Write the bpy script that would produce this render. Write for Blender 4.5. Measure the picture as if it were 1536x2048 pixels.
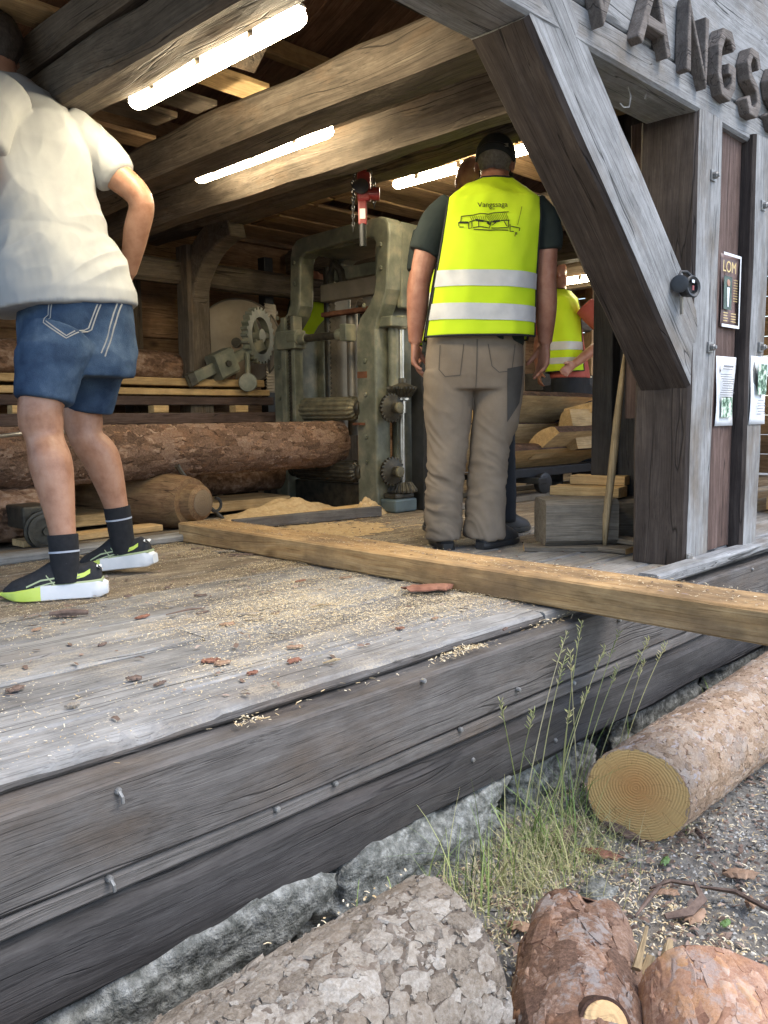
import bpy, bmesh, math, random
from mathutils import Vector, Matrix, noise
from mathutils.bvhtree import BVHTree
V = Vector
PI = math.pi
R = math.radians
for o in list(bpy.data.objects):
    bpy.data.objects.remove(o)
scene = bpy.context.scene
COL = scene.collection

# ------------------------------------------------------------------ camera, light, exposure
YAW, PITCH, ROLL, EYE = R(44.7), R(6.45), R(0.7), 0.57
fw = V((math.cos(YAW) * math.cos(PITCH), math.sin(YAW) * math.cos(PITCH), -math.sin(PITCH)))
rt = V((math.sin(YAW), -math.cos(YAW), 0))
up = rt.cross(fw)
r2 = rt * math.cos(ROLL) - up * math.sin(ROLL)
u2 = rt * math.sin(ROLL) + up * math.cos(ROLL)
cam = bpy.data.objects.new('camera', bpy.data.cameras.new('camera'))
COL.objects.link(cam)
cam.matrix_world = Matrix(((r2.x, u2.x, -fw.x, 0), (r2.y, u2.y, -fw.y, 0), (r2.z, u2.z, -fw.z, EYE), (0, 0, 0, 1)))
cam.data.sensor_fit = 'VERTICAL'
cam.data.sensor_height = 24.0
cam.data.lens = 24.0 * 1690 / 2048
cam.data.clip_start = 0.05
cam.data.clip_end = 500
scene.camera = cam

SUN_EL, SUN_AZ = R(55), R(292)          # azimuth measured from +X counter-clockwise, where the sun stands
world = bpy.data.worlds.new('World')
scene.world = world
world.use_nodes = True
wn = world.node_tree
sky = wn.nodes.new('ShaderNodeTexSky')
sky.sky_type = 'NISHITA'
sky.sun_disc = False
sky.sun_elevation = SUN_EL
sky.sun_rotation = PI / 2 - SUN_AZ
sky.dust_density = 1.5
sky.air_density = 1.0
bgn = wn.nodes['Background']
bgn.inputs[1].default_value = 0.15
wn.links.new(sky.outputs[0], bgn.inputs[0])
sun = bpy.data.objects.new('sun', bpy.data.lights.new('sun', 'SUN'))
COL.objects.link(sun)
sun.data.energy = 0.9
sun.data.angle = R(30)
sun.data.color = (1.0, 0.96, 0.9)
sd = V((math.cos(SUN_EL) * math.cos(SUN_AZ), math.cos(SUN_EL) * math.sin(SUN_AZ), math.sin(SUN_EL)))
sun.rotation_euler = (-sd).to_track_quat('-Z', 'Y').to_euler()
sun.location = sd * 30
scene.view_settings.view_transform = 'Standard'
scene.view_settings.look = 'None'
scene.view_settings.gamma = 1
scene.view_settings.exposure = 1.6
scene.view_settings.use_curve_mapping = False
scene.render.engine = 'CYCLES'
scene.cycles.use_denoising = True
scene.cycles.max_bounces = 5
scene.cycles.diffuse_bounces = 4
scene.cycles.adaptive_threshold = 0.02
scene.cycles.sample_clamp_indirect = 6
LAMP_POWER = 30.0

# ------------------------------------------------------------------ node helpers and materials
def nd(nt, typ, ins=None, **pr):
    n = nt.nodes.new(typ)
    for k, v in pr.items():
        setattr(n, k, v)
    for k, v in (ins or {}).items():
        if isinstance(v, bpy.types.NodeSocket):
            nt.links.new(v, n.inputs[k])
        else:
            n.inputs[k].default_value = v
    return n

def ramp(nt, fac, stops):
    n = nt.nodes.new('ShaderNodeValToRGB')
    e = n.color_ramp.elements
    while len(e) < len(stops):
        e.new(0.5)
    for i, (p, c) in enumerate(stops):
        e[i].position = p
        e[i].color = c if len(c) == 4 else (*c, 1)
    nt.links.new(fac, n.inputs[0])
    return n.outputs[0]

def mth(nt, op, a, b=0.0, clamp=False):
    n = nd(nt, 'ShaderNodeMath', {0: a, 1: b}, operation=op)
    n.use_clamp = clamp
    return n.outputs[0]

def mixc(nt, fac, a, b, mode='MIX'):
    n = nd(nt, 'ShaderNodeMix', None, data_type='RGBA', blend_type=mode)
    for i, v in ((0, fac), (6, a), (7, b)):
        if isinstance(v, bpy.types.NodeSocket):
            nt.links.new(v, n.inputs[i])
        else:
            n.inputs[i].default_value = v if i == 0 or len(v) == 4 else (*v, 1)
    return n.outputs[2]

def newmat(name, rough=0.8, metal=0.0, spec=0.3):
    m = bpy.data.materials.new(name)
    m.use_nodes = True
    nt = m.node_tree
    b = nt.nodes['Principled BSDF']
    b.inputs['Roughness'].default_value = rough
    b.inputs['Metallic'].default_value = metal
    b.inputs['Specular IOR Level'].default_value = spec
    return m, nt, b

def obj_coord(nt, seed=37.0):
    tc = nt.nodes.new('ShaderNodeTexCoord')
    oi = nt.nodes.new('ShaderNodeObjectInfo')
    s = mth(nt, 'MULTIPLY', oi.outputs['Random'], seed)
    c = nd(nt, 'ShaderNodeCombineXYZ', {0: s, 1: s, 2: s})
    return nd(nt, 'ShaderNodeVectorMath', {0: tc.outputs['Object'], 1: c.outputs[0]}, operation='ADD').outputs[0], oi.outputs['Random']

def scaled(nt, v, s):
    return nd(nt, 'ShaderNodeVectorMath', {0: v, 1: s}, operation='MULTIPLY').outputs[0]

def tnoise(nt, v, scale, detail=3, rough=0.55):
    return nd(nt, 'ShaderNodeTexNoise', {'Vector': v, 'Scale': scale, 'Detail': detail, 'Roughness': rough}).outputs['Fac']

def wood(name, stops, stain=None, powder=0.0, stain_rng=(0.5, 0.7), rough=0.82, bump=0.5, crack=0.8, fine=1.0, tint=0.25, spec=0.25, knot=0.0, saw=0.0):
    """grain runs along the local X axis of the object"""
    m, nt, b = newmat(name, rough, 0, spec)
    co, rnd = obj_coord(nt)
    low = nd(nt, 'ShaderNodeTexNoise', {'Vector': scaled(nt, co, (1, 3, 3)), 'Scale': 1.8, 'Detail': 2.0})
    w = nd(nt, 'ShaderNodeVectorMath', {0: low.outputs['Color'], 1: (0.5, 0.5, 0.5)}, operation='SUBTRACT').outputs[0]
    co2 = nd(nt, 'ShaderNodeVectorMath', {0: co, 1: scaled(nt, w, (0, 0.055, 0.055))}, operation='ADD').outputs[0]
    g1 = tnoise(nt, scaled(nt, co2, (1, 17, 17)), 2.6 * fine, 5, 0.65)
    g2 = tnoise(nt, scaled(nt, co2, (2.2, 90, 90)), 2.4 * fine, 3, 0.6)
    g = mth(nt, 'ADD', mth(nt, 'MULTIPLY', g1, 0.62), mth(nt, 'MULTIPLY', g2, 0.38))
    g = mth(nt, 'ADD', mth(nt, 'MULTIPLY', mth(nt, 'SUBTRACT', g, 0.5), 1.5), 0.5, True)
    col = ramp(nt, g, stops)
    if stain:
        s = tnoise(nt, scaled(nt, co, (1, 2.2, 2.2)), 2.3, 5, 0.62)
        f = nd(nt, 'ShaderNodeMapRange', {0: s, 1: stain_rng[0], 2: stain_rng[1]}).outputs[0]
        col = mixc(nt, mth(nt, 'MULTIPLY', f, 0.75), col, stain)
    mo = tnoise(nt, scaled(nt, co, (0.6, 1, 1)), 11.0, 7, 0.72)
    mo = nd(nt, 'ShaderNodeMapRange', {0: mo, 1: 0.3, 2: 0.7, 3: 0.66, 4: 1.22}).outputs[0]
    mc = nd(nt, 'ShaderNodeCombineXYZ', {0: mo, 1: mo, 2: mo}).outputs[0]
    col = mixc(nt, 1.0, col, mc, 'MULTIPLY')
    f3 = tnoise(nt, scaled(nt, co2, (0.9, 150, 150)), 1.6, 2, 0.6)
    f3m = nd(nt, 'ShaderNodeMapRange', {0: f3, 1: 0.55, 2: 0.70, 3: 0.0, 4: 0.55}).outputs[0]
    col = mixc(nt, f3m, col, tuple(c * 0.45 for c in stops[0][1][:3]))
    h = mth(nt, 'SUBTRACT', g, mth(nt, 'MULTIPLY', f3m, 0.5))
    if knot:
        vo = nd(nt, 'ShaderNodeTexVoronoi', {'Vector': scaled(nt, co2, (1.0, 2.0, 2.0)), 'Scale': 2.3})
        kf = nd(nt, 'ShaderNodeMapRange', {0: vo.outputs['Distance'], 1: 0.13, 2: 0.05}).outputs[0]
        col = mixc(nt, mth(nt, 'MULTIPLY', kf, knot), col, tuple(c * 0.35 for c in stops[0][1][:3]))
    if crack:
        c = tnoise(nt, nd(nt, 'ShaderNodeVectorMath', {0: scaled(nt, co, (0.09, 8, 8)), 1: scaled(nt, w, (0, 0.5, 0.5))}, operation='ADD').outputs[0], 1.7, 2, 0.5)
        c = mth(nt, 'ABSOLUTE', mth(nt, 'SUBTRACT', c, 0.5))
        gate = nd(nt, 'ShaderNodeMapRange', {0: tnoise(nt, scaled(nt, co, (1.0, 3.0, 3.0)), 2.0, 1), 1: 0.42, 2: 0.58, 3: 0.001, 4: 0.011}).outputs[0]
        cm = nd(nt, 'ShaderNodeMapRange', {0: c, 1: 0.0, 2: gate}).outputs[0]
        dark = tuple(x * 0.30 for x in stops[0][1][:3])
        col = mixc(nt, mth(nt, 'MULTIPLY', mth(nt, 'SUBTRACT', 1.0, cm), crack), col, dark)
        h = mth(nt, 'ADD', mth(nt, 'MULTIPLY', h, 0.5), mth(nt, 'MULTIPLY', cm, 0.6))
    if saw:
        wv = nd(nt, 'ShaderNodeTexWave', {'Vector': co, 'Scale': 26.0, 'Distortion': 3.0, 'Detail': 2.0}, bands_direction='X').outputs['Fac']
        h = mth(nt, 'ADD', h, mth(nt, 'MULTIPLY', wv, saw))
    if powder:
        ps = nt.nodes.new('ShaderNodeNewGeometry').outputs['Position']
        p1_ = tnoise(nt, scaled(nt, ps, (1.6, 3.0, 3.0)), 1.5, 5, 0.65)
        p2_ = tnoise(nt, ps, 190, 3, 0.7)
        pf = nd(nt, 'ShaderNodeMapRange', {0: mth(nt, 'ADD', mth(nt, 'MULTIPLY', p1_, 0.62), mth(nt, 'MULTIPLY', p2_, 0.38)), 1: 0.53, 2: 0.62}).outputs[0]
        powder_mix = (mth(nt, 'MULTIPLY', pf, powder), (0.46, 0.39, 0.28))
    br = mth(nt, 'ADD', mth(nt, 'MULTIPLY', rnd, 2 * tint), 1 - tint)
    cb = nd(nt, 'ShaderNodeCombineXYZ', {0: br, 1: br, 2: br}).outputs[0]
    col = mixc(nt, 1.0, col, cb, 'MULTIPLY')
    if powder: col = mixc(nt, powder_mix[0], col, powder_mix[1])
    bp = nd(nt, 'ShaderNodeBump', {'Strength': bump, 'Distance': 0.006, 'Height': h})
    nt.links.new(col, b.inputs['Base Color'])
    nt.links.new(bp.outputs[0], b.inputs['Normal'])
    return m

def plain(name, c1, c2=None, scale=8, rough=0.7, metal=0.0, spec=0.4, bump=0.0, bscale=60, detail=5, rng=(0.35, 0.7), c3=None, bdist=0.003, attr=None):
    m, nt, b = newmat(name, rough, metal, spec)
    tc = nt.nodes.new('ShaderNodeTexCoord').outputs['Object']
    n = tnoise(nt, tc, scale, detail, 0.6)
    stops = [(rng[0], c1), (rng[1], c2 or c1)]
    if c3:
        stops = [(rng[0], c1), ((rng[0] + rng[1]) / 2, c2), (rng[1], c3)]
    nt.links.new(ramp(nt, n, stops), b.inputs['Base Color'])
    if bump:
        bp = nd(nt, 'ShaderNodeBump', {'Strength': bump, 'Distance': bdist, 'Height': tnoise(nt, tc, bscale, 4, 0.6)})
        nt.links.new(bp.outputs[0], b.inputs['Normal'])
    return m

def island(name, stops, rough=0.85):
    """colour picked at random for every loose flake of a mesh"""
    m, nt, b = newmat(name, rough)
    g = nt.nodes.new('ShaderNodeNewGeometry')
    nt.links.new(ramp(nt, g.outputs['Random Per Island'], stops), b.inputs['Base Color'])
    return m

def flakemat(name, stops, patch, patch2=None):
    m, nt, b = newmat(name, 0.9, 0, 0.2)
    g = nt.nodes.new('ShaderNodeNewGeometry')
    tc = nt.nodes.new('ShaderNodeTexCoord').outputs['Object']
    n = tnoise(nt, tc, 105, 7, 0.8)
    f = mth(nt, 'ADD', mth(nt, 'MULTIPLY', g.outputs['Random Per Island'], 0.22), mth(nt, 'MULTIPLY', n, 0.78))
    k = len(stops)
    col = ramp(nt, f, [(0.30 + 0.42 * i / (k - 1), c) for i, c in enumerate(stops)])
    pf = nd(nt, 'ShaderNodeMapRange', {0: tnoise(nt, tc, 6, 5, 0.7), 1: 0.52, 2: 0.66}).outputs[0]
    col = mixc(nt, mth(nt, 'MULTIPLY', pf, 0.45), col, patch)
    if patch2:
        pf2 = nd(nt, 'ShaderNodeMapRange', {0: tnoise(nt, scaled(nt, tc, (1.1, 1.3, 1.2)), 9.5, 5, 0.75), 1: 0.53, 2: 0.60}).outputs[0]
        col = mixc(nt, mth(nt, 'MULTIPLY', pf2, 0.7), col, patch2)
    nt.links.new(col, b.inputs['Base Color'])
    bp = nd(nt, 'ShaderNodeBump', {'Strength': 0.8, 'Distance': 0.004, 'Height': tnoise(nt, tc, 120, 5, 0.7)})
    nt.links.new(bp.outputs[0], b.inputs['Normal'])
    return m

def barkmat(name, cols, patch, patch_rng=(0.52, 0.66), scale=16, stretch=0.6, rough=0.9, bump=0.8):
    m, nt, b = newmat(name, rough, 0, 0.2)
    co, rnd = obj_coord(nt, 11)
    wob = nd(nt, 'ShaderNodeTexNoise', {'Vector': co, 'Scale': 14.0, 'Detail': 3.0}).outputs['Color']
    wob = scaled(nt, wob, (0.06, 0.06, 0.06))
    c2 = nd(nt, 'ShaderNodeVectorMath', {0: scaled(nt, co, (stretch, 1, 1)), 1: wob}, operation='ADD').outputs[0]
    vo = nd(nt, 'ShaderNodeTexVoronoi', {'Vector': c2, 'Scale': scale, 'Randomness': 1.0})
    cell = nd(nt, 'ShaderNodeSeparateColor', {0: vo.outputs['Color']}).outputs[0]
    n1 = tnoise(nt, co, 45, 6, 0.75)
    at = nd(nt, 'ShaderNodeAttribute', None, attribute_name='plate').outputs['Fac']
    f = mth(nt, 'ADD', mth(nt, 'ADD', mth(nt, 'MULTIPLY', cell, 0.16), mth(nt, 'MULTIPLY', at, 0.36)), mth(nt, 'MULTIPLY', n1, 0.55))
    k = len(cols)
    col = ramp(nt, f, [(0.30 + 0.40 * i / (k - 1), c) for i, c in enumerate(cols)])
    pn = mth(nt, 'ADD', mth(nt, 'MULTIPLY', tnoise(nt, co, 7.0, 6, 0.75), 0.75), mth(nt, 'MULTIPLY', at, 0.25))
    pf = nd(nt, 'ShaderNodeMapRange', {0: pn, 1: patch_rng[0], 2: patch_rng[1]}).outputs[0]
    col = mixc(nt, mth(nt, 'MULTIPLY', pf, 0.8), col, patch)
    lay = nd(nt, 'ShaderNodeTexVoronoi', {'Vector': c2, 'Scale': scale * 2.1, 'Randomness': 1.0}).outputs['Distance']
    h = mth(nt, 'ADD', mth(nt, 'ADD', mth(nt, 'MULTIPLY', cell, 0.8), mth(nt, 'MULTIPLY', n1, 0.7)), mth(nt, 'MULTIPLY', lay, 0.6))
    bp = nd(nt, 'ShaderNodeBump', {'Strength': bump, 'Distance': 0.005, 'Height': h})
    nt.links.new(col, b.inputs['Base Color'])
    nt.links.new(bp.outputs[0], b.inputs['Normal'])
    return m

def endgrain(name, c_in, c_out, ringc, scale=60, off=(0.02, 0.015), rough=0.75):
    m, nt, b = newmat(name, rough, 0, 0.25)
    tc = nt.nodes.new('ShaderNodeTexCoord').outputs['Object']
    v = nd(nt, 'ShaderNodeVectorMath', {0: tc, 1: (0, off[0], off[1])}, operation='SUBTRACT').outputs[0]
    v = scaled(nt, v, (0, 1, 1))
    wob = scaled(nt, nd(nt, 'ShaderNodeTexNoise', {'Vector': v, 'Scale': 9.0, 'Detail': 2.0}).outputs['Color'], (0, 0.016, 0.016))
    v2 = nd(nt, 'ShaderNodeVectorMath', {0: v, 1: wob}, operation='ADD').outputs[0]
    d = nd(nt, 'ShaderNodeVectorMath', {0: v2}, operation='LENGTH').outputs[1]
    col = ramp(nt, mth(nt, 'MULTIPLY', d, 7.0), [(0.0, c_in), (0.15, c_in), (0.75, c_out), (1.0, c_out)])
    s = mth(nt, 'SINE', mth(nt, 'ADD', mth(nt, 'MULTIPLY', d, scale * 9.0), mth(nt, 'MULTIPLY', tnoise(nt, v2, 55, 2), 5.0)))
    rf = nd(nt, 'ShaderNodeMapRange', {0: s, 1: 0.35, 2: 1.0}).outputs[0]
    col = mixc(nt, mth(nt, 'MULTIPLY', rf, 0.13), col, ringc)
    sp = nd(nt, 'ShaderNodeSeparateXYZ', {0: v})
    ang = mth(nt, 'ARCTAN2', sp.outputs[1], sp.outputs[2])
    ck = nd(nt, 'ShaderNodeTexNoise', {'Vector': nd(nt, 'ShaderNodeCombineXYZ', {0: mth(nt, 'MULTIPLY', ang, 3.0), 1: mth(nt, 'MULTIPLY', d, 6.0)}).outputs[0], 'Scale': 1.3, 'Detail': 1.0}).outputs['Fac']
    ckf = nd(nt, 'ShaderNodeMapRange', {0: mth(nt, 'ABSOLUTE', mth(nt, 'SUBTRACT', ck, 0.5)), 1: 0.008, 2: 0.0}).outputs[0]
    col = mixc(nt, mth(nt, 'MULTIPLY', ckf, 0.7), col, tuple(c * 0.35 for c in c_in))
    n = tnoise(nt, tc, 24, 5, 0.65)
    col = mixc(nt, mth(nt, 'MULTIPLY', n, 0.25), col, tuple(c * 0.5 for c in c_out))
    bp = nd(nt, 'ShaderNodeBump', {'Strength': 0.35, 'Distance': 0.002, 'Height': mth(nt, 'ADD', s, mth(nt, 'MULTIPLY', tnoise(nt, tc, 150, 2), 2.0))})
    nt.links.new(col, b.inputs['Base Color'])
    nt.links.new(bp.outputs[0], b.inputs['Normal'])
    return m

M = {}
M['deck'] = wood('weathered_deck_wood', [(0.1, (0.14, 0.135, 0.126)), (0.45, (0.225, 0.221, 0.213)), (0.85, (0.315, 0.313, 0.306))], stain=(0.14, 0.122, 0.105), stain_rng=(0.47, 0.66), bump=0.8, tint=0.14, crack=0.9, powder=0.5)
M['deck_in'] = wood('lamplit_floor_wood', [(0.15, (0.09, 0.07, 0.05)), (0.45, (0.20, 0.16, 0.115)), (0.8, (0.30, 0.25, 0.19))], stain=(0.10, 0.075, 0.05), bump=0.6, tint=0.18, crack=0.9, powder=0.7)  # less weathered wood, with the brown of the lamplight put into its colour
M['edge'] = wood('tarred_edge_wood', [(0.1, (0.064, 0.057, 0.052)), (0.5, (0.118, 0.108, 0.10)), (0.9, (0.18, 0.169, 0.16))], stain=(0.105, 0.08, 0.06), stain_rng=(0.52, 0.70), bump=0.65, tint=0.1, crack=0.6, knot=0.6, fine=1.3)
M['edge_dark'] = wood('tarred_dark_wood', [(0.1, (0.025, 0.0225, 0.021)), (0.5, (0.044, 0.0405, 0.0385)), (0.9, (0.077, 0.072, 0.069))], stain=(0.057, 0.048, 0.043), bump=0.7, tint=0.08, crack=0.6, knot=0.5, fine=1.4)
M['post'] = wood('grey_timber', [(0.1, (0.13, 0.127, 0.122)), (0.5, (0.25, 0.252, 0.25)), (0.9, (0.37, 0.377, 0.38))], stain=(0.15, 0.122, 0.092), stain_rng=(0.5, 0.68), bump=0.7, tint=0.1, crack=1.0, knot=0.5)
M['dark_side'] = wood('dark_brown_timber', [(0.1, (0.028, 0.021, 0.018)), (0.5, (0.055, 0.043, 0.037)), (0.9, (0.10, 0.082, 0.072))], bump=0.6, tint=0.1, crack=0.9)  # darker brown for one side of the posts and the brace underside
M['board_red'] = wood('red_brown_board', [(0.15, (0.045, 0.028, 0.023)), (0.5, (0.095, 0.062, 0.052)), (0.85, (0.16, 0.115, 0.10))], bump=0.5, tint=0.2, crack=0.8)
M['beam'] = wood('old_beam_wood', [(0.1, (0.05, 0.038, 0.028)), (0.5, (0.115, 0.09, 0.066)), (0.9, (0.20, 0.165, 0.125))], stain=(0.20, 0.125, 0.068), stain_rng=(0.54, 0.75), bump=0.7, tint=0.12, crack=0.9, knot=0.6)
M['roof'] = wood('roof_board_wood', [(0.15, (0.12, 0.058, 0.032)), (0.5, (0.23, 0.125, 0.075)), (0.85, (0.34, 0.205, 0.125))], bump=0.4, tint=0.35, crack=0.6, knot=0.7)
M['wall'] = wood('wall_board_wood', [(0.15, (0.12, 0.062, 0.03)), (0.5, (0.26, 0.15, 0.08)), (0.85, (0.38, 0.245, 0.145))], bump=0.4, tint=0.35, crack=0.7, knot=0.8)
M['loft'] = wood('loft_board_wood', [(0.15, (0.17, 0.10, 0.05)), (0.5, (0.33, 0.21, 0.115)), (0.85, (0.46, 0.32, 0.19))], bump=0.4, tint=0.3, crack=0.6, knot=0.8)
M['fresh'] = wood('fresh_timber_wood', [(0.15, (0.29, 0.16, 0.065)), (0.5, (0.42, 0.27, 0.125)), (0.85, (0.54, 0.39, 0.215))], stain=(0.16, 0.107, 0.062), stain_rng=(0.44, 0.62), bump=0.35, tint=0.08, crack=0.35, knot=0.7, saw=0.12)
M['plank'] = wood('sawn_plank_wood', [(0.15, (0.38, 0.23, 0.095)), (0.5, (0.54, 0.36, 0.17)), (0.85, (0.64, 0.47, 0.26))], bump=0.3, tint=0.22, crack=0.3, knot=0.6)
M['block'] = wood('old_block_wood', [(0.15, (0.08, 0.066, 0.05)), (0.5, (0.16, 0.135, 0.105)), (0.85, (0.26, 0.225, 0.18))], bump=0.6, tint=0.2, crack=0.8)
M['stick'] = wood('stick_wood', [(0.15, (0.16, 0.115, 0.06)), (0.5, (0.30, 0.225, 0.13)), (0.85, (0.43, 0.34, 0.21))], bump=0.5, tint=0.05)
M['bark_grey'] = barkmat('grey_pine_bark', [(0.045, 0.032, 0.024), (0.085, 0.066, 0.05), (0.14, 0.115, 0.092), (0.22, 0.19, 0.16)], (0.12, 0.082, 0.056), (0.54, 0.72), 30)
M['bark_fork'] = barkmat('brown_pine_bark', [(0.04, 0.022, 0.016), (0.10, 0.055, 0.038), (0.17, 0.10, 0.07), (0.26, 0.20, 0.17)], (0.36, 0.20, 0.11), (0.5, 0.7), 14)
M['bark_orange'] = barkmat('orange_pine_bark', [(0.13, 0.066, 0.045), (0.29, 0.155, 0.10), (0.40, 0.235, 0.155), (0.48, 0.39, 0.35)], (0.52, 0.27, 0.10), (0.48, 0.66), 12)
M['bark_cut'] = barkmat('flaky_pine_bark', [(0.09, 0.054, 0.036), (0.21, 0.135, 0.092), (0.31, 0.215, 0.155), (0.38, 0.33, 0.30)], (0.33, 0.315, 0.325), (0.52, 0.66), 30)
M['bark_dark'] = barkmat('dark_log_bark', [(0.045, 0.026, 0.017), (0.11, 0.063, 0.04), (0.20, 0.12, 0.08), (0.31, 0.22, 0.165)], (0.25, 0.13, 0.07), (0.55, 0.7), 34, 0.4)
M['flake_grey'] = flakemat('grey_bark_scales', [(0.095, 0.075, 0.056), (0.185, 0.155, 0.122), (0.28, 0.25, 0.21), (0.39, 0.365, 0.325)], (0.20, 0.15, 0.105))
M['flake_fork'] = flakemat('brown_bark_scales', [(0.06, 0.036, 0.026), (0.13, 0.078, 0.055), (0.22, 0.14, 0.10), (0.34, 0.29, 0.255)], (0.27, 0.13, 0.065), (0.25, 0.235, 0.225))
M['flake_orange'] = flakemat('orange_bark_scales', [(0.19, 0.10, 0.07), (0.33, 0.185, 0.125), (0.43, 0.27, 0.185), (0.45, 0.385, 0.36)], (0.47, 0.235, 0.09), (0.36, 0.30, 0.27))
M['flake_cut'] = flakemat('pinkish_bark_scales', [(0.15, 0.10, 0.065), (0.28, 0.195, 0.13), (0.38, 0.29, 0.215), (0.40, 0.38, 0.35)], (0.25, 0.24, 0.235))
M['flake_dark'] = flakemat('dark_bark_scales', [(0.05, 0.03, 0.02), (0.11, 0.066, 0.044), (0.19, 0.12, 0.085), (0.29, 0.215, 0.165)], (0.22, 0.115, 0.065))
M['end_green'] = endgrain('fresh_cut_end', (0.54, 0.27, 0.095), (0.60, 0.385, 0.155), (0.26, 0.13, 0.04), 95, (0.01, 0.03))
M['end_pale'] = endgrain('pale_cut_end', (0.56, 0.37, 0.18), (0.60, 0.44, 0.25), (0.38, 0.23, 0.10), 60)
M['end_old'] = endgrain('old_cut_end', (0.17, 0.12, 0.075), (0.21, 0.16, 0.11), (0.09, 0.06, 0.035), 55)
M['roller'] = wood('roller_wood', [(0.15, (0.09, 0.05, 0.027)), (0.5, (0.19, 0.112, 0.06)), (0.85, (0.30, 0.195, 0.11))], bump=0.5, tint=0.05, crack=1.0, stain=(0.30, 0.21, 0.10))
M['sawdust'] = plain('sawdust', (0.42, 0.28, 0.13), (0.62, 0.46, 0.26), 40, 0.95, bump=1.0, bscale=220, bdist=0.006, rng=(0.3, 0.75))
M['disc'] = plain('dusty_plate', (0.33, 0.265, 0.19), (0.46, 0.38, 0.28), 5, 0.6, 0.1, 0.4, 0.15, 40)
M['chip'] = island('wood_chips', [(0.0, (0.42, 0.30, 0.15)), (0.35, (0.58, 0.46, 0.27)), (0.75, (0.68, 0.58, 0.40)), (1.0, (0.74, 0.67, 0.51))])
M['chip_brown'] = island('bark_crumbs', [(0.0, (0.07, 0.048, 0.038)), (0.5, (0.16, 0.108, 0.082)), (0.85, (0.27, 0.195, 0.155)), (1.0, (0.36, 0.285, 0.24))])
M['bark_piece'] = plain('bark_piece', (0.075, 0.05, 0.04), (0.20, 0.14, 0.11), 30, 0.9, bump=0.6, bscale=90)
M['bark_red'] = plain('bark_inner', (0.16, 0.065, 0.04), (0.27, 0.13, 0.085), 30, 0.85, bump=0.5, bscale=70)
M['leaf'] = plain('dead_leaf', (0.21, 0.125, 0.075), (0.37, 0.245, 0.165), 20, 0.8, bump=0.3)
M['leaf_green'] = plain('green_leaf', (0.07, 0.13, 0.035), (0.12, 0.20, 0.06), 20, 0.6)
M['pebble'] = island('gravel', [(0.0, (0.11, 0.106, 0.096)), (0.4, (0.23, 0.22, 0.198)), (0.8, (0.35, 0.335, 0.30)), (1.0, (0.48, 0.47, 0.445))])
M['grass'] = island('grass_blades', [(0.0, (0.09, 0.15, 0.035)), (0.45, (0.17, 0.25, 0.065)), (0.8, (0.28, 0.33, 0.11)), (1.0, (0.42, 0.38, 0.19))], 0.6)
M['straw'] = island('dry_grass', [(0.0, (0.22, 0.26, 0.09)), (0.5, (0.36, 0.35, 0.16)), (1.0, (0.50, 0.44, 0.26))], 0.65)
M['stone'] = plain('granite', (0.075, 0.078, 0.068), (0.17, 0.173, 0.155), 38, 0.9, bump=1.0, bscale=60, c3=(0.32, 0.325, 0.30), detail=10, bdist=0.012, rng=(0.35, 0.66))
M['paint'] = plain('green_grey_machine_paint', (0.075, 0.08, 0.06), (0.13, 0.136, 0.103), 9, 0.45, 0.0, 0.45, 0.3, 60, 8, (0.32, 0.70), (0.24, 0.215, 0.155))
M['paint_blue'] = plain('blue_grey_machine_paint', (0.075, 0.10, 0.105), (0.12, 0.155, 0.16), 6, 0.5, 0.0, 0.4, 0.2, 60, 6)
M['grease'] = plain('greasy_iron', (0.028, 0.026, 0.022), (0.085, 0.075, 0.055), 22, 0.45, 0.4, 0.5, 0.3, 80)
M['roll_metal'] = plain('dusty_roller_iron', (0.09, 0.082, 0.055), (0.19, 0.165, 0.105), 18, 0.65, 0.2, 0.4, 0.4, 90)
M['steel'] = plain('bright_steel', (0.36, 0.35, 0.33), (0.58, 0.57, 0.55), 12, 0.32, 0.9, 0.5, 0.1, 90)
M['dull_steel'] = plain('dull_steel', (0.19, 0.165, 0.13), (0.29, 0.255, 0.205), 6, 0.5, 0.55, 0.5, 0.15, 40)
M['rust'] = plain('rusty_iron', (0.10, 0.038, 0.022), (0.20, 0.09, 0.05), 14, 0.75, 0.2, 0.3, 0.4, 70)
M['letter'] = wood('carved_letter_wood', [(0.1, (0.07, 0.058, 0.05)), (0.5, (0.135, 0.115, 0.10)), (0.9, (0.21, 0.19, 0.172))], bump=0.6, tint=0.15)
M['nail'] = plain('galvanised_nail', (0.17, 0.165, 0.155), (0.33, 0.325, 0.31), 50, 0.55, 0.5)
M['hoist_red'] = plain('red_paint', (0.17, 0.013, 0.015), (0.23, 0.022, 0.022), 15, 0.4, 0.0, 0.5)
M['black'] = plain('black_plastic', (0.018, 0.019, 0.02), (0.03, 0.031, 0.033), 20, 0.45, 0, 0.4)
M['strap'] = plain('grey_strap', (0.09, 0.095, 0.10), (0.14, 0.145, 0.15), 30, 0.8)
M['white_plastic'] = plain('white_housing', (0.55, 0.55, 0.52), (0.62, 0.62, 0.6), 10, 0.5)
M['paper'] = plain('white_paper', (0.70, 0.72, 0.74), (0.76, 0.78, 0.80), 6, 0.7)
M['poster'] = plain('brown_poster', (0.15, 0.10, 0.092), (0.19, 0.13, 0.12), 6, 0.5)
M['ink'] = plain('grey_ink', (0.16, 0.16, 0.17), (0.24, 0.24, 0.25), 40, 0.8)
M['gold_ink'] = plain('gold_ink', (0.60, 0.45, 0.18), (0.66, 0.52, 0.26), 40, 0.7)
M['green_photo'] = plain('green_photo_print', (0.03, 0.07, 0.04), (0.20, 0.33, 0.22), 45, 0.6, rng=(0.4, 0.6), c3=(0.62, 0.68, 0.60))
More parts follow.
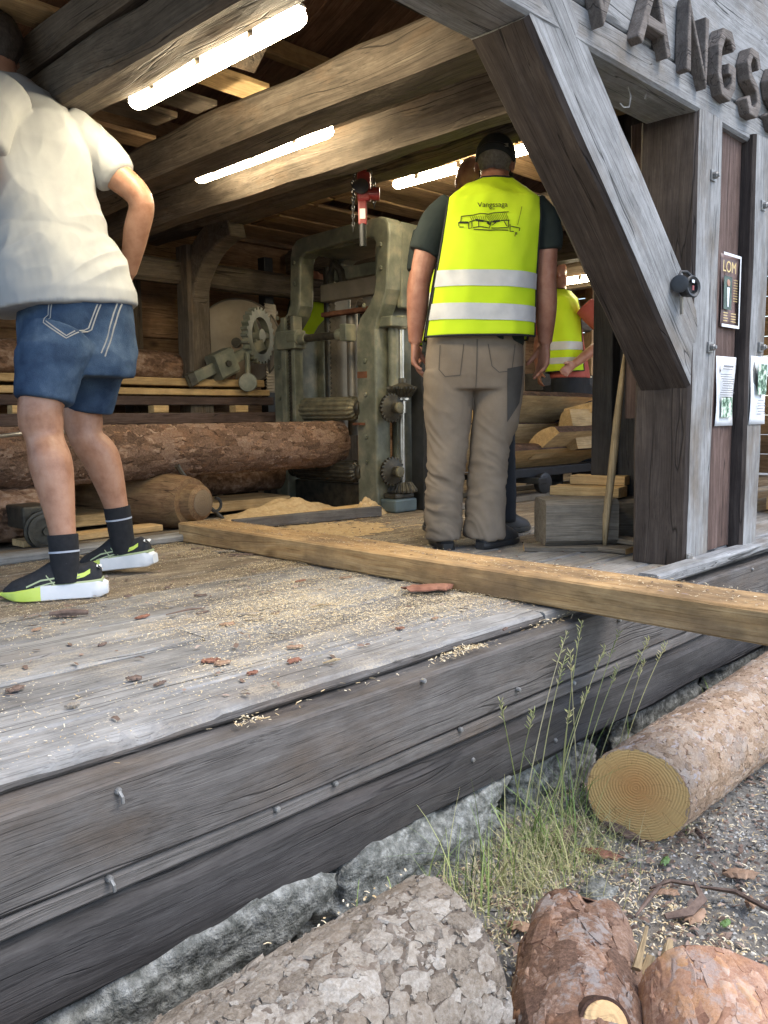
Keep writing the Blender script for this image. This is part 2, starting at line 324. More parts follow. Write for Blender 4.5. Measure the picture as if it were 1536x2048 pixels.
M['dark_photo'] = plain('dark_photo_print', (0.04, 0.06, 0.05), (0.10, 0.15, 0.12), 30, 0.6)
M['skin'] = plain('skin', (0.27, 0.125, 0.072), (0.37, 0.19, 0.118), 18, 0.45, 0, 0.45, 0.25, 160, 8, rng=(0.30, 0.70), c3=(0.42, 0.235, 0.155))
M['skin_tan'] = plain('tanned_skin', (0.27, 0.11, 0.07), (0.36, 0.165, 0.11), 18, 0.45, 0, 0.45, 0.25, 160, 8, rng=(0.30, 0.70), c3=(0.43, 0.225, 0.155))
M['hair_dark'] = plain('dark_hair', (0.035, 0.028, 0.022), (0.075, 0.06, 0.048), 60, 0.6, bump=0.8, bscale=140)
M['hair_grey'] = plain('grey_hair', (0.14, 0.12, 0.10), (0.25, 0.225, 0.20), 80, 0.7, bump=0.8, bscale=160)
M['cotton'] = plain('white_cotton', (0.32, 0.325, 0.325), (0.38, 0.385, 0.385), 5, 0.9, 0, 0.15, 0.12, 300)
M['denim'] = plain('blue_denim', (0.016, 0.030, 0.062), (0.042, 0.072, 0.125), 7, 0.9, 0, 0.15, 0.5, 260, 7, rng=(0.33, 0.74), c3=(0.10, 0.145, 0.21))
M['thread'] = plain('pale_thread', (0.24, 0.25, 0.26), (0.33, 0.32, 0.29), 40, 0.9)
M['sock'] = plain('black_sock', (0.010, 0.011, 0.014), (0.018, 0.019, 0.022), 40, 0.95, bump=0.3, bscale=300)
M['sock_line'] = plain('sock_stripe', (0.34, 0.37, 0.44), (0.42, 0.45, 0.52), 40, 0.9)
M['shoe_black'] = plain('black_mesh_upper', (0.012, 0.013, 0.016), (0.025, 0.026, 0.03), 60, 0.8, bump=0.5, bscale=350)
M['lime'] = plain('lime_foam', (0.52, 0.66, 0.10), (0.60, 0.72, 0.16), 12, 0.6)
M['lime_dull'] = plain('olive_trim', (0.30, 0.36, 0.20), (0.38, 0.43, 0.27), 12, 0.6)
M['foam'] = plain('white_foam', (0.62, 0.64, 0.66), (0.72, 0.73, 0.74), 14, 0.65, bump=0.1)
M['vest'] = plain('fluorescent_yellow_fabric', (0.55, 0.78, 0.015), (0.64, 0.84, 0.03), 4, 0.75, 0, 0.25, 0.15, 320)
M['reflect'] = plain('silver_reflective_tape', (0.52, 0.53, 0.54), (0.64, 0.64, 0.64), 14, 0.5, 0.1, 0.4)
M['piping'] = plain('black_piping', (0.02, 0.022, 0.022), None, 10, 0.8)
M['tee_dark'] = plain('dark_green_cotton', (0.014, 0.022, 0.022), (0.024, 0.034, 0.033), 8, 0.9)
M['trouser'] = plain('taupe_work_cloth', (0.16, 0.128, 0.096), (0.245, 0.20, 0.155), 4, 0.9, 0, 0.15, 0.3, 260, rng=(0.3, 0.7))
M['trouser_seam'] = plain('taupe_seam', (0.10, 0.084, 0.068), None, 10, 0.9)
M['pad'] = plain('dark_knee_panel', (0.05, 0.046, 0.042), (0.075, 0.07, 0.064), 14, 0.9)
M['cap'] = plain('black_cap', (0.016, 0.02, 0.021), (0.03, 0.035, 0.036), 12, 0.8)
M['boot'] = plain('black_boot', (0.014, 0.015, 0.016), (0.035, 0.035, 0.036), 12, 0.6)
M['black_cloth'] = plain('black_cloth', (0.012, 0.014, 0.018), (0.022, 0.024, 0.03), 8, 0.9)
M['red_cloth'] = plain('red_cotton', (0.36, 0.075, 0.06), (0.44, 0.115, 0.09), 8, 0.9)
M['print'] = plain('black_print', (0.02, 0.025, 0.015), None, 10, 0.8)
M['lamp_glow'], _nt, _b = newmat('lamp_diffuser', 0.5)
_b.inputs['Emission Color'].default_value = (1.0, 0.86, 0.60, 1)
_b.inputs['Emission Strength'].default_value = LAMP_POWER
_b.inputs['Base Color'].default_value = (0.8, 0.8, 0.78, 1)
gm, gnt, gb = newmat('gravel_ground', 0.95)
gc = gnt.nodes.new('ShaderNodeTexCoord').outputs['Object']
gcol = ramp(gnt, tnoise(gnt, gc, 26, 8, 0.7), [(0.3, (0.11, 0.105, 0.095)), (0.5, (0.20, 0.19, 0.172)), (0.7, (0.30, 0.285, 0.255))])
gpf = nd(gnt, 'ShaderNodeMapRange', {0: tnoise(gnt, gc, 2.2, 4), 1: 0.45, 2: 0.62}).outputs[0]
gcol = mixc(gnt, mth(gnt, 'MULTIPLY', gpf, 0.6), gcol, (0.17, 0.135, 0.098))
gnt.links.new(gcol, gb.inputs['Base Color'])
gnt.links.new(nd(gnt, 'ShaderNodeBump', {'Strength': 0.9, 'Distance': 0.01, 'Height': tnoise(gnt, gc, 90, 6, 0.7)}).outputs[0], gb.inputs['Normal'])
M['ground'] = gm

# ------------------------------------------------------------------ object helpers
def tag(o, label=None, cat=None, group=None, kind=None):
    if label: o['label'] = label
    if cat: o['category'] = cat
    if group: o['group'] = group
    if kind: o['kind'] = kind
    return o

def empty(name, loc=(0, 0, 0), rz=0.0, parent=None):
    o = bpy.data.objects.new(name, None)
    COL.objects.link(o)
    o.empty_display_size = 0.1
    o.matrix_world = Matrix.Translation(loc) @ Matrix.Rotation(rz, 4, 'Z')
    WM[o.name] = o.matrix_world.copy()
    if parent: adopt(o, parent)
    return o

WM = {}
def adopt(o, parent):
    o.parent = parent
    o.matrix_parent_inverse = WM[parent.name].inverted()

def mesh(name, vs, fs, smooth=False):
    me = bpy.data.meshes.new(name)
    me.from_pydata([tuple(v) for v in vs], [], fs)
    if smooth:
        me.polygons.foreach_set('use_smooth', [True] * len(me.polygons))
    me.update()
    return me

def put(name, me, mat, parent=None, mtx=None, local=False):
    """link a mesh; mtx is its world matrix (identity when the vertices are world coordinates); local=True: vertices are in the parent's frame"""
    o = bpy.data.objects.new(name, me)
    COL.objects.link(o)
    if mat:
        if isinstance(mat, (list, tuple)):
            for k in mat: me.materials.append(M[k])
        elif not len(me.materials):
            me.materials.append(M[mat])
    if local:
        o.parent = parent
        WM[o.name] = WM[parent.name].copy()
        return o
    o.matrix_world = mtx or Matrix()
    WM[o.name] = o.matrix_world.copy()
    if parent: adopt(o, parent)
    return o

def frame(p0, p1, upv=(0, 0, 1)):
    x = (V(p1) - V(p0)).normalized()
    u = V(upv)
    if abs(x.dot(u)) > 0.95: u = V((0, -1, 0))
    y = u.cross(x).normalized()
    z = x.cross(y)
    c = (V(p0) + V(p1)) / 2
    return Matrix(((x.x, y.x, z.x, c.x), (x.y, y.y, z.y, c.y), (x.z, y.z, z.z, c.z), (0, 0, 0, 1)))

def fractal(p, o=3):
    return noise.fractal(p, 0.9, 2.0, o)

_tc = {}
def timber_mesh(L, w, h, seg=1, k=0, c=0.004, amp=0.0, freq=5.0, seed=0, endmat=None, taper=1.0, fx=1.4, twist=0.0):
    """hewn or sawn piece along X, centred, chamfered corners, optional uneven faces"""
    prof = []
    a, b = w / 2, h / 2
    corners = [(-a, -b), (a, -b), (a, b), (-a, b)]
    for i in range(4):
        x0, y0 = corners[i]
        x1, y1 = corners[(i + 1) % 4]
        dx, dy = x1 - x0, y1 - y0
        l = math.hypot(dx, dy)
        s0, s1 = c / l, 1 - c / l
        for j in range(k + 2):
            t = s0 + (s1 - s0) * j / (k + 1)
            prof.append((x0 + dx * t, y0 + dy * t))
    n = len(prof)
    vs, fs = [], []
    so = V((seed * 7.31, seed * 3.17, seed * 5.77))
    for i in range(seg + 1):
        x = -L / 2 + L * i / seg
        tp = 1 + (taper - 1) * i / seg
        for (y, z) in prof:
            q = V((x, y * tp, z * tp))
            if amp:
                d = amp * fractal(V((x * fx, y * freq, z * freq)) + so)
                r = math.hypot(y, z)
                q.y += d * y / r * 1.4
                q.z += d * z / r * 1.4
                q.y += amp * 0.8 * noise.noise(V((x * 0.8, 3.3, 0)) + so)
                q.z += amp * 0.8 * noise.noise(V((x * 0.8, 0, 9.1)) + so)
            vs.append(q)
    for i in range(seg):
        for j in range(n):
            j2 = (j + 1) % n
            fs.append((i * n + j, i * n + j2, (i + 1) * n + j2, (i + 1) * n + j))
    fs.append(tuple(range(n - 1, -1, -1)))
    fs.append(tuple(seg * n + j for j in range(n)))
    fs = [tuple(reversed(f)) for f in fs]
    # orientation: make normals outward
    me = mesh('timber', vs, fs)
    bm = bmesh.new(); bm.from_mesh(me)
    bmesh.ops.recalc_face_normals(bm, faces=bm.faces)
    bm.to_mesh(me); bm.free()
    if endmat is not None:
        for p in me.polygons:
            if abs(p.normal.x) > 0.9: p.material_index = 1
    return me

def timber(name, parent, p0, p1, w, h, mat, seg=1, k=0, c=0.004, amp=0.0, freq=5.0, seed=0, end=None, upv=(0, 0, 1), taper=1.0, share=None, fx=1.4):
    L = (V(p1) - V(p0)).length
    me = share or timber_mesh(L, w, h, seg, k, c, amp, freq, seed, end, taper, fx)
    mats = None if share and len(share.materials) else ([mat, end] if end else mat)
    return put(name, me, mats, parent, frame(p0, p1, upv))

def box(name, parent, lo, hi, mat, c=0.004, axis=0, **kw):
    """axis-aligned timber; axis = the grain's direction"""
    lo, hi = V(lo), V(hi)
    m = (lo + hi) / 2
    s = hi - lo
    if axis == 0: return timber(name, parent, (lo.x, m.y, m.z), (hi.x, m.y, m.z), s.y, s.z, mat, c=c, **kw)
    if axis == 1: return timber(name, parent, (m.x, lo.y, m.z), (m.x, hi.y, m.z), s.x, s.z, mat, c=c, **kw)
    return timber(name, parent, (m.x, m.y, lo.z), (m.x, m.y, hi.z), s.x, s.y, mat, c=c, upv=(0, -1, 0), **kw)

class Geo:
    """collects shapes into one mesh"""
    def __init__(s): s.v, s.f = [], []
    def add(s, vs, fs):
        b = len(s.v)
        s.v += [V(v) for v in vs]
        s.f += [tuple(i + b for i in f) for f in fs]
    def rings(s, rings, close=True, cap=True):
        n = len(rings[0]); b = len(s.v)
        for r in rings: s.v += [V(p) for p in r]
        for i in range(len(rings) - 1):
            for j in range(n if close else n - 1):
                j2 = (j + 1) % n
                s.f.append((b + i * n + j, b + i * n + j2, b + (i + 1) * n + j2, b + (i + 1) * n + j))
        if cap:
            s.f.append(tuple(b + j for j in range(n - 1, -1, -1)))
            e = b + (len(rings) - 1) * n
            s.f.append(tuple(e + j for j in range(n)))
    def tube(s, pts, rad, n=8, cap=True, flat=1.0):
        pts = [V(p) for p in pts]
        if not hasattr(rad, '__len__'): rad = [rad] * len(pts)
        d0 = (pts[1] - pts[0]).normalized()
        u = d0.orthogonal().normalized()
        rings = []
        for i, p in enumerate(pts):
            d = (pts[min(i + 1, len(pts) - 1)] - pts[max(i - 1, 0)]).normalized()
            u = (u - d * u.dot(d)).normalized()
            w = d.cross(u)
            rings.append([p + (u * math.cos(2 * PI * j / n) + w * flat * math.sin(2 * PI * j / n)) * rad[i] for j in range(n)])
        s.rings(rings, True, cap)
    def lathe(s, prof, p, ax, n=20, cap=True):
        """prof: (radius, distance along axis)"""
        ax = V(ax).normalized(); u = ax.orthogonal().normalized(); w = ax.cross(u); p = V(p)
        s.rings([[p + ax * t + (u * math.cos(2 * PI * j / n) + w * math.sin(2 * PI * j / n)) * max(r, 1e-4) for j in range(n)] for r, t in prof], True, cap)
    def box(s, lo, hi, mtx=None):
        x0, y0, z0 = lo; x1, y1, z1 = hi
        vs = [V(q) for q in ((x0, y0, z0), (x1, y0, z0), (x1, y1, z0), (x0, y1, z0), (x0, y0, z1), (x1, y0, z1), (x1, y1, z1), (x0, y1, z1))]
        if mtx: vs = [mtx @ q for q in vs]
        s.add(vs, [(3, 2, 1, 0), (4, 5, 6, 7), (0, 1, 5, 4), (1, 2, 6, 5), (2, 3, 7, 6), (3, 0, 4, 7)])
    def ellip(s, c, rad, n=14, m=9, mtx=None):
        c = V(c); rings = []
        for i in range(m + 1):
            a = -PI / 2 + PI * (i + 0.02 * (1 if i == 0 else -1 if i == m else 0)) / m
            rings.append([V((rad[0] * math.cos(a) * math.cos(2 * PI * j / n), rad[1] * math.cos(a) * math.sin(2 * PI * j / n), rad[2] * math.sin(a))) for j in range(n)])
        rings = [[(mtx @ q if mtx else q) + c for q in r] for r in rings]
        s.rings(rings)
    def mesh(s, name, smooth=True, fix=True):
        me = mesh(name, s.v, s.f, smooth)
        if fix:
            bm = bmesh.new(); bm.from_mesh(me)
            bmesh.ops.recalc_face_normals(bm, faces=bm.faces)
            bm.to_mesh(me); bm.free()
        return me
    def put(s, name, mat, parent=None, smooth=False, bev=0.0, local=False, angle=35):
        me = s.mesh(name, smooth)
        o = put(name, me, mat, parent, None, local)
        if smooth and angle:
            try: me.set_sharp_from_angle(angle=R(angle))
            except Exception: pass
        if bev:
            md = o.modifiers.new('bevel', 'BEVEL'); md.width = bev; md.segments = 2; md.limit_method = 'ANGLE'; md.angle_limit = R(40)
        return o

def ring_plate(outer, inner, x0, x1, axis='x'):
    """plate with a hole: two loops of equal length in a plane, thickness x0..x1"""
    g = Geo(); n = len(outer)
    def P(q, x): return V((x, q[0], q[1])) if axis == 'x' else V((q[0], x, q[1]))
    vs = [P(q, x0) for q in outer] + [P(q, x0) for q in inner] + [P(q, x1) for q in outer] + [P(q, x1) for q in inner]
    fs = []
    for i in range(n):
        j = (i + 1) % n
        fs += [(i, j, n + j, n + i), (2 * n + i, 3 * n + i, 3 * n + j, 2 * n + j), (i, 2 * n + i, 2 * n + j, j), (n + i, n + j, 3 * n + j, 3 * n + i)]
    g.add(vs, fs)
    return g

def evaluated(me, mods):
    o = bpy.data.objects.new('tmp', me)
    COL.objects.link(o)
    for typ, pr in mods:
        md = o.modifiers.new(typ, typ)
        for k, v in pr.items(): setattr(md, k, v)
    dg = bpy.context.evaluated_depsgraph_get()
    dg.update()
    out = bpy.data.meshes.new_from_object(o.evaluated_get(dg))
    bpy.data.objects.remove(o)
    return out

def fuse(g, voxel=0.006, it=4, fac=0.5):
    me = g.mesh('fuse')
    out = evaluated(me, [('REMESH', dict(mode='VOXEL', voxel_size=voxel, use_smooth_shade=True)), ('SMOOTH', dict(factor=fac, iterations=it))])
    bpy.data.meshes.remove(me)
    return out

def displace(me, fn):
    me.update()
    nrm = [v.normal.copy() for v in me.vertices]
    for v, n in zip(me.vertices, nrm):
        v.co += n * fn(v.co, n)
    me.update()

def bvh_of(me):
    return BVHTree.FromPolygons([v.co.copy() for v in me.vertices], [tuple(p.vertices) for p in me.polygons])

def project(tree, x, z, off=0.002, d=(0, 1, 0), start=-3.0):
    """hit the surface seen along local +Y at (x, z)"""
    d = V(d)
    h = tree.ray_cast(V((x, start, z)), d)
    if h[0] is None:
        h = tree.find_nearest(V((x, -0.1, z)))
    return h[0] - d * off

def strips(tree, lines, width, off=0.002, step=0.012):
    g = Geo()
    for ln in lines:
        pts = []
        for (a, b) in zip(ln[:-1], ln[1:]):
            n = max(1, int(math.dist(a, b) / step))
            for i in range(n): pts.append((a[0] + (b[0] - a[0]) * i / n, a[1] + (b[1] - a[1]) * i / n))
        pts.append(ln[-1])
        L, Rr = [], []
        for i, p in enumerate(pts):
            q0, q1 = pts[max(i - 1, 0)], pts[min(i + 1, len(pts) - 1)]
            dx, dz = q1[0] - q0[0], q1[1] - q0[1]
            l = math.hypot(dx, dz) or 1
            nx, nz = -dz / l * width / 2, dx / l * width / 2
            L.append(project(tree, p[0] + nx, p[1] + nz, off)); Rr.append(project(tree, p[0] - nx, p[1] - nz, off))
        g.rings([L, Rr], close=False, cap=False)
    return g

def patch(tree, poly, off=0.003, nu=8, nv=8):
    """quad patch laid on a surface: poly = four (x, z) corners"""
    g = Geo(); rows = []
    for i in range(nu + 1):
        u = i / nu; row = []
        for j in range(nv + 1):
            v = j / nv
            x = (poly[0][0] * (1 - u) + poly[1][0] * u) * (1 - v) + (poly[3][0] * (1 - u) + poly[2][0] * u) * v
            z = (poly[0][1] * (1 - u) + poly[1][1] * u) * (1 - v) + (poly[3][1] * (1 - u) + poly[2][1] * u) * v
            row.append(project(tree, x, z, off))
        rows.append(row)
    g.rings(rows, close=False, cap=False)
    return g

def band(me, z0, z1, off, tilt=0.0):
    """the slice of a garment between two heights, lifted off the cloth"""
    bm = bmesh.new(); bm.from_mesh(me)
    for z, sgn in ((z0, 1), (z1, -1)):
        n = V((tilt, 0, 1)).normalized()
        bmesh.ops.bisect_plane(bm, geom=bm.verts[:] + bm.edges[:] + bm.faces[:], plane_co=(0, 0, z), plane_no=n * sgn, clear_inner=True)
    bm.normal_update()
    for v in bm.verts: v.co += v.normal * off
    out = bpy.data.meshes.new('band'); bm.to_mesh(out); bm.free()
    for p in out.polygons: p.use_smooth = True
    return out

def text_mesh(s, size):
    cu = bpy.data.curves.new('txt', 'FONT'); cu.body = s; cu.size = size; cu.align_x = 'CENTER'
    o = bpy.data.objects.new('txt', cu); COL.objects.link(o)
    dg = bpy.context.evaluated_depsgraph_get(); dg.update()
    me = bpy.data.meshes.new_from_object(o.evaluated_get(dg))
    bpy.data.objects.remove(o)
    return me

# ------------------------------------------------------------------ the setting: ground, deck, shed
random.seed(4)
def arange(a, b, s):
    n = max(1, int(round((b - a) / s)))
    return [a + (b - a) * i / n for i in range(n)]
gx = [-120, -40, -12, -5, -2] + arange(-0.6, 4.6, 0.03) + [4.6, 5.4, 7, 10, 20, 50, 140]
gy = [-140, -50, -14, -5, -2] + arange(-0.6, 1.5, 0.03) + [1.5, 2.0, 3.5, 6, 9, 16, 40, 150]
def gz(x, y):
    z = -0.62 + 0.05 * noise.noise(V((x * 0.9, y * 0.9, 1)))  * (1 if abs(x) < 8 and abs(y) < 8 else 0)
    if -1 < x < 5 and -1 < y < 2:
        z += 0.018 * fractal(V((x * 5, y * 5, 4)), 4)
        z += 0.022 * max(0, min(1, (y - 0.95) / 0.35)) + 0.02 * math.exp(-((x - 1.9) ** 2 + (y - 1.2) ** 2) / 0.08)
    return z
gv = [(x, y, gz(x, y)) for y in gy for x in gx]
nx = len(gx)
gf = [(j * nx + i, j * nx + i + 1, (j + 1) * nx + i + 1, (j + 1) * nx + i) for j in range(len(gy) - 1) for i in range(nx - 1)]
ground = put('ground', mesh('ground', gv, gf, True), 'ground')
tag(ground, 'gravel yard strewn with bark and shavings', kind='structure')

deck = empty('deck', (1.5, 1.4, -0.3))
tag(deck, 'weathered plank deck of the sawmill', kind='structure')
ys = [1.36, 1.525, 1.68, 1.85, 2.0, 2.17, 2.335, 2.5, 2.67, 2.83, 3.0, 3.17, 3.34, 3.52, 3.7, 3.88, 4.06, 4.25, 4.44, 4.62, 4.8, 5.0, 5.2, 5.4]
for i in range(len(ys) - 1):
    y0, y1 = ys[i] + 0.003, ys[i + 1] - 0.003
    near = i < 9
    cuts = [-0.8, 2.04, 7.9] if i % 2 == 0 else [-0.8, 2.9 if i % 3 else 1.2, 7.9]
    if i == 0: cuts = [-0.8, 2.036, 3.9]
    for a, b in zip(cuts[:-1], cuts[1:]):
        dz = random.uniform(-0.003, 0.003)
        m = 'deck' if (i < 7 and a < 2.5) or i < 4 else 'deck_in'
        L = b - a - 0.006
        if i == 0 and a < 0:
            me = timber_mesh(L, y1 - y0, 0.034, 130, 3, 0.009, 0.003, 9, 3, None, 1, 3.5)
            for v in me.vertices:        # the worn, split front arris
                if v.co.y < -0.04 and v.co.z > 0:
                    x = v.co.x + (a + b) / 2
                    w = 0.55 + 0.9 * math.exp(-((x - 0.72) / 0.16) ** 2)
                    n = abs(fractal(V((x * 7, 1.2, v.co.y * 20)), 4))
                    v.co.z -= 0.010 * w * n * 1.2 + (0.007 * w if x < 0.92 else 0) * min(1, (-0.04 - v.co.y) / 0.04)
                    v.co.y += 0.012 * w * n
            for p_ in me.polygons:
                if p_.index < 130 * 20 and p_.index % 20 in (15, 16, 17, 18, 19): p_.material_index = 1
            put('plank', me, [m, 'edge'], deck, frame((a, (y0 + y1) / 2, -0.017), (b - 0.006, (y0 + y1) / 2, -0.017)))
        else:
            timber('plank', deck, (a + 0.003, (y0 + y1) / 2, -0.017 + dz), (b - 0.003, (y0 + y1) / 2, -0.017 + dz), y1 - y0, 0.034, m,
                   seg=26 if near else 6, k=2 if near else 0, c=0.007, amp=0.0022 if near else 0.001, freq=9, seed=i * 3 + a)
# kerb board in front of the corner post
timber('kerb_board', deck, (2.62, 1.345, 0.012), (5.2, 1.36, 0.012), 0.075, 0.04, 'post', seg=20, k=1, c=0.008, amp=0.003, seed=41)
# three courses of timber below the planks
ea = timber('edge_beam', deck, (-0.7, 1.372, -0.1215), (5.2, 1.372, -0.1215), 0.144, 0.169, 'edge', seg=90, k=4, c=0.008, amp=0.004, freq=7, seed=5)
eb = timber('edge_strip', deck, (-0.7, 1.375, -0.2275), (5.2, 1.375, -0.2275), 0.142, 0.037, 'edge', seg=80, k=2, c=0.007, amp=0.004, freq=8, seed=9)
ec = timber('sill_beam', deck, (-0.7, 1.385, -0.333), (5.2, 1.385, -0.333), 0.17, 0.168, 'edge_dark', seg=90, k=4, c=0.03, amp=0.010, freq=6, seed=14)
def nail(parent, p, r=0.009, ax=(0, -1, 0), mat='nail', bent=0):
    g = Geo(); g.lathe([(r, -0.006), (r * 1.05, 0.002), (r * 0.8, 0.005), (r * 0.2, 0.006)], p, ax, 9)
    if bent: g.tube([V(p) + V((0, -.004, 0)), V(p) + V((0.002, -.010, -.008)), V(p) + V((0.003, -.009, -.02))], 0.0034, 7)
    g.put('nail_head', mat, parent, True)
for (x, z, pr, y, bt) in [(0.658, -0.06, ea, 1.298, 1), (1.436, -0.05, ea, 1.296, 0), (1.816, -0.164, ea, 1.296, 0), (2.35, -0.07, ea, 1.297, 0), (2.9, -0.06, ea, 1.297, 0), (3.4, -0.055, ea, 1.297, 0),
                      (0.637, -0.212, eb, 1.302, 1), (0.999, -0.214, eb, 1.302, 0), (1.157, -0.212, eb, 1.302, 0), (1.58, -0.211, eb, 1.302, 0), (2.1, -0.215, eb, 1.302, 0), (2.5, -0.214, eb, 1.302, 0),
                      (1.048, -0.365, ec, 1.296, 0), (1.995, -0.357, ec, 1.296, 0), (1.62, -0.30, ec, 1.297, 0), (0.86, -0.36, ec, 1.297, 0)]:
    nail(pr, (x, y, z), 0.0065, bent=bt)

shed = empty('sawmill_shed', (3.1, 1.5, 0))
tag(shed, 'old timber sawmill shed with heavy grey posts, knee brace and low open eaves', 'building')

def rock(name, parent, c, size, seed, mat='stone', cuts=30, amp=0.11):
    bm = bmesh.new(); bmesh.ops.create_cube(bm, size=1)
    bmesh.ops.subdivide_edges(bm, edges=bm.edges, cuts=cuts, use_grid_fill=True)
    so = V((seed * 3.7, seed, seed * 1.9))
    for v in bm.verts:
        p = v.co * 2
        r = (abs(p.x) ** 7 + abs(p.y) ** 7 + abs(p.z) ** 7) ** (1 / 7)
        p = p / max(r, 1e-3)
        n = fractal(p * 1.1 + so, 4)
        f = fractal(p * 6 + so, 3)
        p = p * (0.5 + amp * n + 0.03 * f + 0.012 * fractal(p * 17 + so, 2))
        v.co = V((p.x * size[0], p.y * size[1], p.z * size[2]))
    me = bpy.data.meshes.new(name); bm.to_mesh(me); bm.free()
    for p in me.polygons: p.use_smooth = True
    return put(name, me, mat, parent, Matrix.Translation(c))
found = empty('foundation', (1.5, 1.4, -0.6), parent=shed)
for i, (x0, x1, zt, y, hh) in enumerate([(-0.6, 0.35, -0.41, 1.42, 0.30), (0.36, 1.08, -0.405, 1.40, 0.28), (1.12, 1.765, -0.405, 1.40, 0.30), (1.83, 2.35, -0.43, 1.46, 0.26), (2.42, 3.1, -0.42, 1.47, 0.28), (3.2, 4.1, -0.41, 1.46, 0.3), (4.2, 5.1, -0.41, 1.46, 0.3)]):
    rock('stone', found, ((x0 + x1) / 2, y + 0.02, zt - hh / 2), (x1 - x0 - .02, 0.27, hh + 0.02), i + 3, amp=.15)
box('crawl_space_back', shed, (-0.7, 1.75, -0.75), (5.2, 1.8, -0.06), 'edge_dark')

# eave beam with the carved letters
eave = timber('eave_beam', shed, (0.4, 1.485, 1.69), (5.3, 1.485, 1.665), 0.205, 0.115, 'post', seg=50, k=3, c=0.010, amp=0.005, seed=21)
fascia = timber('fascia_board', shed, (0.4, 1.45, 2.05), (5.3, 1.45, 2.025), 0.11, 0.60, 'post', seg=40, k=3, c=0.006, amp=0.003, seed=22)
def stroke_letter(ch, x0, z0, w, h, t=0.034, d=0.034):
    S = {'V': [[(0, 1), (.5, 0), (1, 1)]], 'A': [[(0, 0), (.5, 1), (1, 0)], [(.2, .34), (.8, .34)]], 'N': [[(0, 0), (0, 1), (1, 0), (1, 1)]],
         'G': [[(1, .80), (.72, 1), (.25, .97), (0, .70), (0, .28), (.25, .02), (.72, 0), (1, .2), (1, .45), (.6, .45)]],
         'S': [[(.95, .80), (.7, 1), (.25, 1), (.02, .78), (.2, .57), (.8, .42), (1, .2), (.75, 0), (.28, 0), (.03, .2)]]}[ch]
    g = Geo()
    for ln in S:
        pts = [V((x0 + a * w, 0, z0 + b * h)) for a, b in ln]
        L, Q = [], []
        for i, p in enumerate(pts):
            d0 = (p - pts[i - 1]).normalized() if i else (pts[1] - p).normalized()
            d1 = (pts[i + 1] - p).normalized() if i < len(pts) - 1 else d0
            n0 = V((-d0.z, 0, d0.x)); n1 = V((-d1.z, 0, d1.x))
            m = (n0 + n1); m = m.normalized() if m.length > 0.1 else n0
            sc = min(1.7, 1 / max(0.35, m.dot(n0)))
            j = 1 + 0.25 * noise.noise(p * 40)
            L.append(p + m * t / 2 * sc * j); Q.append(p - m * t / 2 * sc * j)
        y0, y1 = 1.393, 1.36 - (d - 0.02) - (0.002 if ln is not S[0] else 0)
        rings = []
        for a, b in zip(L, Q):
            rings.append([V((a.x, y0, a.z)), V((a.x, y1, a.z)), V((b.x, y1, b.z)), V((b.x, y0, b.z))])
        g.rings(rings)
    g.put('letter', 'letter', eave, False, bev=0.005)
xs = 2.215
for ch, x, w in [('V', 2.20, .17), ('A', 2.50, .19), ('N', 2.83, .13), ('G', 3.07, .12), ('S', 3.32, .11), ('S', 3.56, .12), ('A', 3.82, .18), ('G', 4.12, .13), ('A', 4.4, .18)]:
    stroke_letter(ch, x, 1.705 - (x - 2.2) * 0.004, w, 0.205)

# corner post, brace, second post, boards
post = timber('corner_post', shed, (3.085, 1.49, 0.0), (3.085, 1.49, 1.63), 0.21, 0.22, 'post', seg=30, k=3, c=0.012, amp=0.006, seed=31, upv=(0, -1, 0))
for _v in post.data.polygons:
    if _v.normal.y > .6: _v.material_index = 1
post.data.materials.append(M['dark_side'])
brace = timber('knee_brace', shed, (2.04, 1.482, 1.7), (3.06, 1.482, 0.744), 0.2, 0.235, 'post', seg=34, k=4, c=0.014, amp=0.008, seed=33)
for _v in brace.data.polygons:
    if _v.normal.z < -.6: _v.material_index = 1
brace.data.materials.append(M['dark_side'])
post2 = timber('door_post', shed, (3.525, 1.455, 0.02), (3.525, 1.455, 1.64), 0.165, 0.19, 'post', seg=26, k=3, c=0.012, amp=0.006, seed=35, upv=(0, -1, 0))
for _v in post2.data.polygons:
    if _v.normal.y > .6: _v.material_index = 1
post2.data.materials.append(M['dark_side'])
timber('wall_board', shed, (3.26, 1.425, 0.03), (3.26, 1.425, 1.64), 0.13, 0.03, 'board_red', seg=14, k=1, amp=0.002, seed=36, upv=(0, -1, 0))
timber('wall_board', shed, (3.385, 1.428, 0.03), (3.385, 1.428, 1.64), 0.115, 0.03, 'board_red', seg=14, k=1, amp=0.002, seed=37, upv=(0, -1, 0))
timber('sill', shed, (3.1, 1.5, 0.012), (5.2, 1.5, 0.012), 0.16, 0.03, 'post', seg=12, k=1, amp=0.002, seed=38)
def bolt(parent, p, rust=True):
    g = Geo(); q = V(p)
    g.box((q.x - .019, q.y - .004, q.z - .02), (q.x + .019, q.y + .006, q.z + .02))
    g.lathe([(.013, 0), (.013, .014), (.008, .016), (.008, .022)], (q.x, q.y - .003, q.z), (0, -1, 0), 6)
    g.put('bolt', 'nail', parent, False, bev=0.002)
for pr, p in [(post, (3.10, 1.374, 1.42)), (post, (3.12, 1.374, 0.81)), (post2, (3.52, 1.354, 1.38)), (post2, (3.55, 1.354, 0.83)), (post, (3.0, 1.374, 0.03))]:
    bolt(pr, p)
